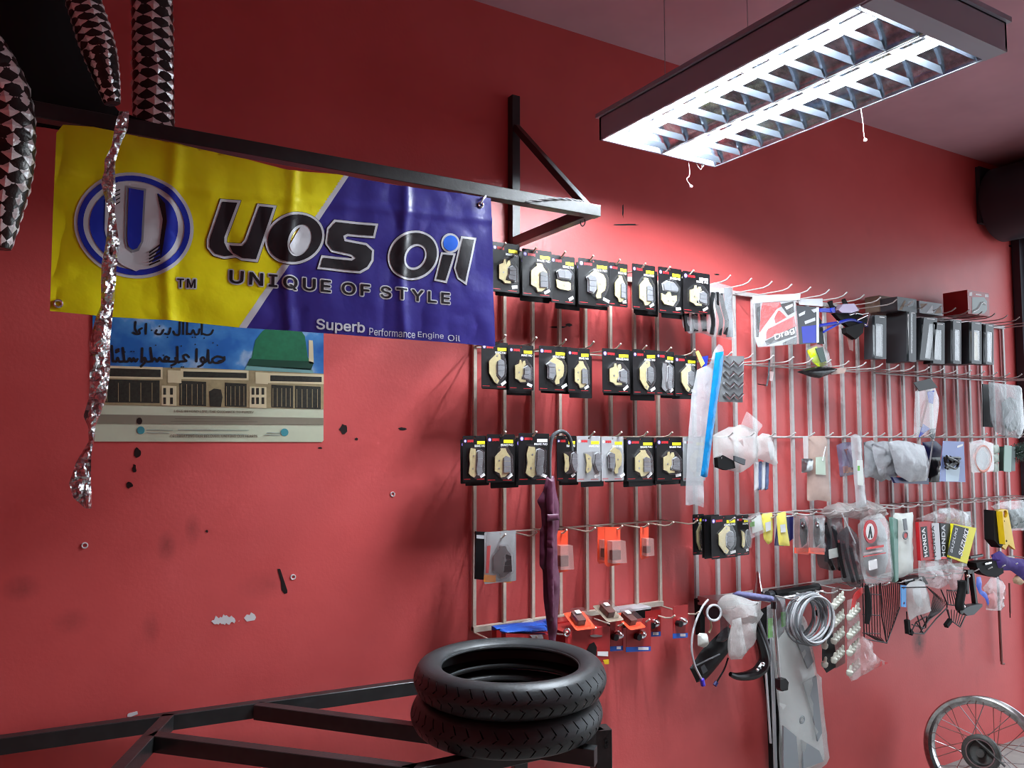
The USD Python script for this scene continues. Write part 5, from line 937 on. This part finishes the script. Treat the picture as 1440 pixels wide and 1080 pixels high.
red_pack('red carded bulb pack with a silver dome just right of the red boxes', 858, 876, 870, 916, -0.20)
t = thing('red_box', 'dark red glossy box with a chrome emblem behind the tyres', 'box'); a, b = at(795, 890, -0.22), at(857, 890, -0.22); t.add('carton', bx(V3(a[0], -0.22, at(826, 935, -0.22)[2]), V3(b[0], -0.10, at(826, 885, -0.22)[2])), RED_CARD, smooth=False)
E(t, 'emblem', -0.221, [(829, 893), (836, 892), (846, 893), (846, 895), (836, 896), (830, 895)], .003, CHROME); E(t, 'black_figure', -0.221, [(824, 916), (829, 906), (835, 903), (839, 910), (838, 922), (825, 922)], .002, BLACK_GLOSS); E(t, 'white_label', -0.221, [(840, 916), (855, 916), (855, 923), (840, 922)], .001, WHITE); E(t, 'yellow_label', -0.221, [(848, 928), (856, 927), (856, 934), (850, 934)], .001, YELLOW); t.add('lock_ring', ring(at(797, 889, -0.225), (0, 1, 0), .012, .003, 18, 6), CHROME)
t = thing('red_box', 'narrow dark red box behind the chrome ringed one', 'box'); a, b = at(786, 880, -0.16), at(850, 880, -0.16); t.add('carton', bx(V3(a[0], -0.098, at(818, 920, -0.098)[2]), V3(b[0], -0.035, at(818, 877, -0.16)[2])), RED_CARD, smooth=False)
for i, (cx_, cy_, w_, lab) in enumerate([(815, 873, 26, 'orange red blister of a brown block lying on the red boxes'), (855, 862, 24, 'brown blister of a silver block lying further right on the red boxes'), (885, 873, 26, 'orange red blister of a dark coil lying at the right of the red boxes')]):
    t = thing('flat_blister', lab, 'blister pack', 'blister packs lying on the red boxes'); c_ = at(cx_, cy_, -0.20); u_ = w_ / 2 * 2.9 / 1120
    R_ = lambda m, tl=-1.15: place(m, c_, 0.10 * (i - 1), 0.0, tl)
    t.add('card', R_(flat(rrect(u_ * 2.4, .10, .01), .001)), ORANGE_RED if i != 1 else BROWN_CARD, smooth=False); t.add('block', R_(flat(rrect(u_ * 1.0, .055, .004, -u_ * .25, 0), .022, .001)), mat('brown_block', lin(96, 62, 56), .4), smooth=False); t.add('blister', R_(flat(rrect(u_ * 1.7, .07, .006, 0, 0), .028, .001)), BLISTER, smooth=False); t.add('white_label', R_(flat(rrect(u_ * .6, .018, .001, -u_ * .2, .012), .0006, .0295)), WHITE, smooth=False)
t = thing('black_carton', 'black carton top behind the lying blister packs', 'box'); a = at(868, 858, -0.08); b = at(915, 858, -0.08); t.add('carton', bx(V3(a[0], -0.08, a[2] - .07), V3(b[0], -0.015, a[2] - .01)), BLACK_CARD, smooth=False); t.add('silver_lid', bx(V3(a[0], -0.083, a[2] - .012), V3(b[0], -0.015, a[2] - .004)), SILVER, smooth=False)
for i, (pts, lab) in enumerate([([(691, 880), (722, 876), (764, 874), (768, 880), (720, 884), (691, 886)], 'blue topped red fuse pack, rear one of the pair left of the umbrella'), ([(704, 884), (730, 880), (766, 880), (767, 888), (706, 891), (702, 887)], 'blue topped red fuse pack, front one of the pair left of the umbrella')]):
    t = thing('fuse_pack', lab, 'fuse pack', 'blue topped fuse packs'); yy = -0.15 - .05 * i; t.add('blue_top', bag(yy, pts, .04, 110 + i, .2, 14), BLUE); E(t, 'red_body', yy + .006, [(pts[0][0] + 1, pts[0][1] + 4), (767, 886 + 4 * i), (767, 912), (pts[0][0] + 1, 912)], .03, RED_CARD); E(t, 'silver_emblem', yy - .025, [(745, 893), (762, 892), (764, 898), (750, 899)], .002, SILVER)
t = thing('blue_folder', 'blue plastic wedge standing behind the fuse packs beside the umbrella', 'packet'); E(t, 'wedge', -0.10, [(742, 876), (768, 870), (768, 886), (740, 886)], .02, BLUE); E(t, 'white_tab', -0.121, [(734, 875), (748, 871), (750, 875), (738, 878)], .004, WHITE)
# --- bottom row, middle rack
t = thing('control_cable', 'grey control cable looping down to a blue end cap', 'cable'); q = smoothline([at(*p, -0.20) for p in [(996, 843), (987, 855), (976, 882), (972.5, 910), (977, 935), (984, 950), (988, 957)]], 30); t.add('cable', tube(q, .0042, 7), PALE_GREY); t.add('end_cap', tube([at(987, 955, -0.20), at(989, 964, -0.20)], .009, 8), mat('violet_cap', lin(70, 50, 190), .3))
t = thing('gauge', 'small black round gauge with a pale rim at the left end of the middle rack', 'gauge'); c_ = at(1002, 861, -0.19); ax = V3(-.35, -1, .05); t.add('body', lathe([(0, -.03), (.026, -.03), (.028, .012), (0, .012)], c_, ax, 26), BLACK_GLOSS); t.add('rim', ring(c_ + .012 * ax / np.linalg.norm(ax), ax, .029, .005, 30, 8), PALE_GREY); t.add('lead', tube(smoothline([at(*p, -0.18) for p in [(999, 872), (1000, 882), (997, 890)]], 10), .004, 6), mat('cream_lead', lin(190, 184, 150), .5))
t = thing('connector', 'translucent white wiring connector hanging below the gauge', 'connector'); Bg(t, 'connector', -0.18, [(981, 893), (984, 890), (994, 891), (996, 905), (990, 911), (981, 908)], .03, WHITE_PACK, 121, .2)
t = thing('bracket_block', 'grey steel bracket clamped to the left end of the middle rack', 'bracket'); E(t, 'bracket', -0.05, [(981, 838), (1010, 836), (1011, 843), (990, 846), (988, 850), (981, 850)], .12, STEEL); E(t, 'dark_side', -0.03, [(976, 842), (984, 840), (984, 890), (978, 892)], .03, BLACK_MATT)
t = thing('tool_case', 'long black pouch hanging aslant below the gauge', 'pouch'); Bg(t, 'pouch', -0.10, [(970, 940), (974, 934), (985, 916), (1003, 898), (1022, 880), (1028, 884), (1026, 915), (1010, 936), (992, 957), (984, 958), (980, 961), (976, 952)], .05, BLACK_CARD, 122, .15, 10); E(t, 'label', -0.152, [(985, 938), (990, 934), (995, 943), (988, 948)], .002, DARK_GREY); t.add('cord', tube(smoothline([at(*p, -0.156) for p in [(979, 936), (995, 928), (1012, 920)]], 10), .003, 6), MID_GREY)
t = thing('thin_lead', 'thin black lead with a blue tip below the clear bag', 'lead'); q = smoothline([at(*p, -0.19) for p in [(1024, 925), (1019, 940), (1011, 954), (1005, 964)]], 14); t.add('lead', tube(q, .0035, 6), BLACK_GLOSS); t.add('tip', tube([q[-3], q[-1]], .008, 8), NAVY)
t = thing('clear_bag', 'tall crumpled milky bag hanging over the black lever', 'bag'); Bg(t, 'bag', -0.215, [(1010, 848), (1016, 838), (1028, 835), (1046, 840), (1060, 846), (1074, 845), (1068, 856), (1075, 862), (1062, 880), (1062, 903), (1048, 918), (1046, 927), (1026, 928), (1023, 905), (1028, 880), (1018, 868)], .05, MILKY, 123, .8, 26); Bg(t, 'inner_fold', -0.262, [(1030, 872), (1042, 868), (1046, 895), (1050, 918), (1040, 924), (1027, 922), (1028, 895)], .012, MILKY, 124, .6)
t = thing('clear_bag', 'small smoky bag corner sticking out left below the milky bag', 'bag'); Bg(t, 'bag', -0.15, [(1012, 862), (1024, 864), (1026, 895), (1018, 903), (1006, 902), (1013, 888)], .03, SMOKE, 125, .5)
t = thing('brake_lever', 'black curved brake lever with a pale edge under the milky bag', 'lever'); q = smoothline([at(*p, -0.18) for p in [(1058, 872), (1066, 892), (1073, 915), (1074, 932), (1066, 944), (1052, 950), (1036, 951), (1027, 948)]], 40); t.add('lever', tube(q, np.linspace(.012, .026, len(q) // 2).tolist() + np.linspace(.026, .009, len(q) - len(q) // 2).tolist(), 10), BLACK_GLOSS); t.add('edge_strip', tube(q[:26] + V3(.020, -.012, .004), .007, 8), MID_GREY)
for px, py in ((1073, 933), (1065, 942)): t.add('rivet', trimesh.creation.icosphere(1, .007).apply_translation(at(px, py, -0.207)), CHROME)
t = thing('dark_mudflap', 'black flap sheet behind the brake lever and the long grey pack', 'flap'); E(t, 'flap', -0.045, [(1060, 862), (1084, 850), (1090, 900), (1092, 960), (1098, 1100), (1082, 1100), (1078, 990), (1070, 930)], .02, BLACK_MATT)
for k, q in enumerate([[(1082, 890), (1086, 890), (1092, 1085), (1088, 1085)], [(1075, 940), (1077, 940), (1084, 1045), (1082, 1045)]]): E(t, 'pale_piping', -0.066, q, .006, PALE_GREY)
t = thing('lilac_card', 'flat lilac card lying across the bottom hooks', 'card'); V = [az(1030, 834, 1.035), az(1075, 839, 1.035), az(1092, 846, 1.035), az(1040, 838, 1.035)]; t.add('card', bag(-0.20, [(1029, 835), (1038, 831), (1060, 834), (1086, 838), (1094, 844), (1088, 847), (1060, 843), (1038, 839)], .012, 126, .1, 6), LILAC)
t = thing('funnel', 'small chrome funnel standing upside down on the bottom bar of the middle rack', 'funnel'); c_ = at(1066, 834, -0.05); t.add('cone', lathe([(.004, .092), (.007, .086), (.010, .060), (.022, .004), (.024, 0), (.020, 0), (.008, .06)], c_, (0, 0, 1), 24), CHROME)
t = thing('silencer_tube', 'black and chrome flat tube lying along the bottom bar', 'tube'); a, b = at(1086, 836, -0.09), at(1148, 829, -0.09); b[2] = a[2] + .003; t.add('tube', beam(a, b, .055, .040, .012), BLACK_GLOSS); t.add('chrome_strip', tube([a + V3(0.03, -.03, -.012), b + V3(0, -.03, -.012), b + V3(.03, -.02, -.03)], .008, 8), CHROME); t.add('end_plug', tube([a + V3(-.03, 0, 0), a + V3(.01, 0, 0)], .018, 12), DARK_GREY)
cc = at(1135, 868, -0.20); rs = random.Random(11)
t = thing('cable_coil', 'large coil of grey control cable hanging from the bottom hooks', 'cable coil')
for k in range(17):
    yk = -0.250 + .0055 * k; c_ = cc + V3(rs.uniform(-.012, .012) , yk + 0.20, rs.uniform(-.010, .008)); t.add('cable_turn', ring(c_, (rs.uniform(-.18, .18), 1, rs.uniform(-.15, .15)), .098 + rs.uniform(-.014, .006), .0042, 44, 6), PALE_GREY if k % 3 == 0 else MID_GREY)
t.add('cable_tail', tube(smoothline([at(*p, -0.23) for p in [(1160, 882), (1150, 893), (1136, 902)]], 12), .005, 7), PALE_GREY); t.add('clip', trimesh.creation.icosphere(2, .016).apply_translation(at(1151, 862, -0.12)), BLACK_GLOSS)
t = thing('dip_rod', 'thin chrome rod ending in a black block in front of the long grey pack', 'rod'); t.add('rod', tube([at(1088, 850, -0.275), at(1092, 905, -0.275), at(1096, 955, -0.275)], .0055, 8), CHROME); E(t, 'end_block', -0.268, [(1090, 954), (1098, 952), (1102, 957), (1101, 968), (1093, 970), (1090, 966)], .025, BLACK_GLOSS); t.add('knuckle', tube([at(1088, 846, -0.275), at(1088, 856, -0.275)], .011, 10), BLACK_GLOSS)
t = thing('green_card_bag', 'clear bag with a bright green strip at the top of the long grey pack', 'bag', 'bags with green strips'); E(t, 'green_strip', -0.24, [(1080, 870), (1086, 869), (1086, 896), (1080, 897)], .003, GREEN); Bg(t, 'bag', -0.238, [(1078, 852), (1086, 848), (1088, 898), (1079, 899)], .014, CLEAR, 127)
t = thing('green_card_bag', 'clear bag with a darker green strip left of the cable coil', 'bag', 'bags with green strips'); E(t, 'green_strip', -0.23, [(1098, 861), (1104, 860), (1104, 880), (1099, 882)], .003, GREEN); Bg(t, 'bag', -0.228, [(1088, 838), (1104, 842), (1106, 882), (1094, 900), (1089, 870)], .02, SMOKE, 128)
# long grey pack
t = thing('long_pack', 'long clear pack of a grey plastic fairing hanging nearly to the bottom of the picture', 'fairing pack')
FG = mat('fairing_grey', lin(206, 212, 210), .4); FD = mat('fairing_dark', lin(134, 142, 146), .4)
yy = -0.095
t.add('fairing', bag(yy, [(1092, 885), (1108, 862), (1128, 872), (1138, 905), (1146, 950), (1152, 1000), (1160, 1068), (1140, 1080), (1100, 1092), (1097, 1000), (1092, 940)], .03, 129, .12, 7), FG)
for q in ([(1112, 868), (1128, 880), (1142, 930), (1134, 940), (1120, 905)], [(1128, 960), (1146, 950), (1154, 1030), (1148, 1042), (1140, 1000)], [(1100, 1020), (1118, 1035), (1122, 1085), (1100, 1088)], [(1126, 1040), (1150, 1055), (1156, 1070), (1128, 1080)]): E(t, 'dark_panel', yy - .026, q, .008, FD)
t.add('round_stamp', ring(at(1128, 1012, yy - .040), (0, 1, 0), .016, .0018, 22, 5), FD); t.add('inner_ring', ring(at(1128, 1012, yy - .040), (0, 1, 0), .010, .0014, 18, 5), FD)
Bg(t, 'bag', yy + .002, [(1086, 884), (1098, 866), (1110, 858), (1134, 868), (1142, 900), (1150, 948), (1156, 952), (1159, 1000), (1166, 1070), (1150, 1084), (1098, 1100), (1095, 1000), (1089, 940)], .055, film('pack_film', lin(214, 220, 218), .34, bump=1.0, bscale=14), 130, .5, 14)
# bulb strips
BULB = mat('milky_bulb', lin(206, 210, 198), .2); 
def bulb(c_, k=1.0):
    return lathe([(0, 0), (.010 * k, 0), (.014 * k, .008 * k), (.014 * k, .020 * k), (.007 * k, .026 * k), (.0055 * k, .042 * k), (.003 * k, .046 * k), (0, .046 * k)], c_, (0.05, -.2, 1), 12)
def bulb_strip(label, px, rows, nb, y0, cardm, dx=3.6, dy=-4.5):
    t = thing('bulb_strip', label, 'bulb strip', 'strips of small white bulbs'); n_ = rows[-1] - rows[0]
    E(t, 'strip', y0 + .02, [(px - 8, rows[0] - 22), (px + 4, rows[0] - 26), (px + 10, rows[0] + 6), (px + 11, rows[-1] + 6), (px - 2, rows[-1] + 14), (px - 8, rows[-1] + 4)], .002, cardm)
    for j, ry in enumerate(rows):
        for i in range(nb):
            b_ = t.add('bulb', bulb(at(px - 5 + dx * i, ry + 6 + dy * i * .8, y0 - .012 * (nb - i))), BULB); 
    return t
bulb_strip('strip of small white bulbs, left one of the two full strips', 1177, [850, 875, 899, 926], 4, -0.17, film('strip_film', lin(120, 96, 92), .5))
bulb_strip('strip of small white bulbs under a red header, right one of the two full strips', 1199, [866, 892, 916, 944], 4, -0.17, PINKFILM)
bulb_strip('nearly empty dark strip with two white bulbs left beside the cable coil', 1164, [906, 932], 1, -0.18, BLACK_CARD)
t = thing('red_header', 'red folded header of the right bulb strip', 'card'); E(t, 'header', -0.20, [(1199, 838), (1204, 832), (1214, 825), (1213, 834), (1204, 844), (1199, 862), (1196, 862)], .002, BRIGHT_RED)
t = thing('clear_bag', 'crinkled clear bag with a red corner at the foot of the right bulb strip', 'bag'); Bg(t, 'bag', -0.225, [(1196, 948), (1200, 925), (1210, 893), (1222, 900), (1228, 906), (1226, 914), (1236, 926), (1248, 932), (1232, 940), (1214, 950), (1198, 958)], .04, PINKFILM, 131, 1.0, 44); E(t, 'red_corner', -0.225, [(1232, 934), (1240, 929), (1249, 932), (1238, 937), (1228, 940)], .002, BRIGHT_RED)
# wire baskets and handles
WIRE = mat('black_wire', lin(40, 26, 28), .45)
z4 = lambda p: (1200 + p[0] / 6.0, 800 + p[1] / 6.0)
t = thing('wire_basket', 'black wire basket corner hanging right of the bulb strips', 'wire basket', 'black wire baskets')
y1, y2 = -0.20, -0.06
def wire(t, pts, r=.0022, name='wire'): t.add(name, tube([at(*z4(p[:2]), p[2]) for p in pts], r, 6), WIRE)
for i in range(7): wire(t, [(80 + i * 23, 125, y1), (90 + i * 23, 540 + i * 6, y1), (190 + i * 13, 598 + i * 4, y1 + .02)])
for i in range(10): f_ = i / 9; wire(t, [(228 + i * 18, 120, y1 + .14 * f_ * .5), (282 + 102 * f_, 622 - 290 * f_, y1 + .14 * f_ * .5)])
for yy_ in (210, 385, 540): wire(t, [(78, yy_, y1), (228, yy_ + 8, y1)])
wire(t, [(228, 118, y1), (240, 400, y1), (282, 625, y1)], .0034, 'frame_wire'); wire(t, [(78, 120, y1), (92, 590, y1), (282, 625, y1), (392, 325, y2 - .07)], .0034, 'frame_wire')
t = thing('lever_grip', 'black ribbed lever hanging in front of the first wire basket', 'lever'); t.add('lever', tube([at(*z4(p), -0.225) for p in [(110, 140), (122, 220), (128, 330), (122, 400), (115, 465)]], [.009, .013, .015, .013, .010], 10), BLACK_MATT)
t = thing('wire_basket', 'curved black wire basket below the clear bag with the blue strip', 'wire basket', 'black wire baskets')
for i in range(11):
    f_ = i / 10; wire(t, [(620 + 170 * f_, 150 + 130 * f_, -0.10), (680 + 95 * f_, 215 + 90 * f_, -0.14), (650 + 85 * f_, 370 - 10 * f_, -0.18), (560 + 70 * f_, 545 - 110 * f_, -0.20)])
for q in ([(450, 360, -.2), (455, 470, -.2), (485, 540, -.2), (595, 548, -.2), (700, 420, -.18), (790, 330, -.16)], [(485, 540, -.2), (530, 450, -.2), (620, 400, -.2), (610, 500, -.2)], [(530, 450, -.2), (595, 548, -.2)], [(495, 470, -.2), (600, 500, -.2)], [(540, 400, -.21), (580, 540, -.2)], [(570, 390, -.21), (610, 470, -.2)]): wire(t, q, .0032, 'frame_wire')
t.add('dark_bracket', cat(beam(at(*z4((452, 430)), -.205), at(*z4((462, 545)), -.205), .02, .02), beam(at(*z4((462, 510)), -.205), at(*z4((490, 545)), -.205), .02, .02)), BLACK_MATT)
t = thing('wire_basket', 'small black wire basket piece behind the pistol grip', 'wire basket', 'black wire baskets')
for i in range(7): f_ = i / 6; wire(t, [(790 + 95 * f_, 180 + 5 * f_, -.12), (800 + 150 * f_, 300 + 20 * f_, -.14)] ); wire(t, [(800 + 160 * f_, 345 + 8 * f_, -.16), (818 + 85 * f_, 430 + 58 * f_, -.19)])
for q in ([(740, 175, -.13), (790, 290, -.14), (790, 345, -.16), (815, 430, -.19), (900, 490, -.19), (960, 365, -.16)], [(790, 180, -.12), (890, 185, -.12)], [(790, 300, -.15), (870, 310, -.15)]): wire(t, q, .0034, 'frame_wire')
t.add('foot', beam(at(*z4((818, 432)), -.19), at(*z4((780, 482)), -.19), .02, .02), BLACK_MATT)
t = thing('grip_handle', 'black pistol grip handle with a slotted steel bracket', 'handle'); t.add('grip', tube(smoothline([at(*z4(p), -.23) for p in [(915, 100), (918, 160), (905, 240), (895, 300), (900, 340)]], 20), .020, 12), BLACK_MATT); t.add('bracket', cat(beam(at(*z4((955, 20)), -.20), at(*z4((962, 210)), -.20), .012, .02), beam(at(*z4((992, 20)), -.20), at(*z4((1025, 290)), -.20), .022, .02), beam(at(*z4((950, 24)), -.20), at(*z4((998, 24)), -.20), .02, .02)), BLACK_GLOSS)
E(t, 'base', -.19, [z4(p) for p in [(885, 320), (930, 300), (1030, 285), (1030, 305), (960, 375), (905, 385), (865, 350)]], .035, DARK_GREY); t.add('pivot_cap', lathe([(0, 0), (.017, 0), (.017, .01), (0, .012)], at(*z4((900, 350)), -.227), (0, -1, 0), 18), BLACK_GLOSS); t.add('chrome_bolts', cat(*[trimesh.creation.icosphere(1, .010).apply_translation(at(*z4(p), -.215)) for p in ((968, 60), (955, 330), (930, 320))]), CHROME)
t = thing('blue_strip', 'light blue plastic strip with two dark holes beside a clear bag', 'strip'); g_ = pp(-.215, [z4(p) for p in [(396, 135), (438, 140), (438, 322), (400, 318)]]); g_ = g_.difference(pe(-.215, *z4((418, 160)), 1.3, 2.2, 10)).difference(pe(-.215, *z4((420, 290)), 1.3, 2.2, 10)); t.add('strip', ext(g_, -.215, .005), mat('sky_blue_plastic', lin(78, 150, 214), .35), smooth=False)
t = thing('clear_bag', 'clear bag with a bright paper hanging right of the light blue strip', 'bag'); Bg(t, 'paper', -.215, [z4(p) for p in [(500, 170), (560, 150), (590, 320), (545, 320), (510, 260)]], .006, PALE_GREY, 133, .4); Bg(t, 'bag', -.208, [z4(p) for p in [(436, 150), (470, 115), (540, 95), (600, 110), (635, 220), (660, 360), (560, 390), (470, 440), (450, 300)]], .03, MILKY, 134, .5)
t = thing('hook_wire', 'thin dark wire sticking out across the clear bag with the bright paper', 'wire'); t.add('wire', tube([at(*z4(p), -.245) for p in [(410, 158), (520, 156), (628, 154)]], .0026, 6), BLACK_MATT)
t = thing('blue_strap', 'bent bright blue strap hanging left of the pink tinted bag', 'strap'); t.add('strap', bag(-.20, [z4(p) for p in [(1040, 70), (1075, 62), (1085, 120), (1080, 180), (1120, 200), (1150, 260), (1165, 320), (1145, 330), (1110, 250), (1060, 205), (1035, 140)]], .012, 135, .25, 20), mat('strap_blue', lin(46, 84, 200), .3))
t = thing('clear_bag', 'clear bag with pinkish contents hanging below the purple cloth', 'bag'); Bg(t, 'pink_contents', -.20, [z4(p) for p in [(1130, 230), (1180, 180), (1220, 240), (1200, 340), (1140, 335)]], .02, mat('pink_part', lin(196, 130, 130), .4), 136, .5); Bg(t, 'bag', -.19, [z4(p) for p in [(1180, 10), (1220, 60), (1270, 130), (1272, 250), (1250, 350), (1180, 352), (1110, 345), (1130, 250), (1095, 155), (1140, 80)]], .045, CLEAR, 137, .8)
t = thing('brown_rod', 'long thin brown rod hanging low at the right', 'rod', 'brown rods'); t.add('rod', tube([at(*z4(p), -.036) for p in [(1214, -70), (1230, 340), (1240, 560), (1250, 780)]], .0075, 8), RUST); t.add('end_hook', tube([at(*z4(p), -.036) for p in [(1250, 770), (1252, 800), (1272, 800)]], .006, 8), RUST)
t = thing('brown_rod', 'short thin dark rod hanging at the far right', 'rod', 'brown rods'); t.add('rod', tube([at(*z4(p), -.10) for p in [(1316, 120), (1320, 260), (1324, 375)]], .005, 8), RUST); t.add('end_pin', tube([at(*z4(p), -.10) for p in [(1322, 375), (1323, 412)]], .0025, 6), BLACK_MATT)
for t_ in THINGS: t_.write()
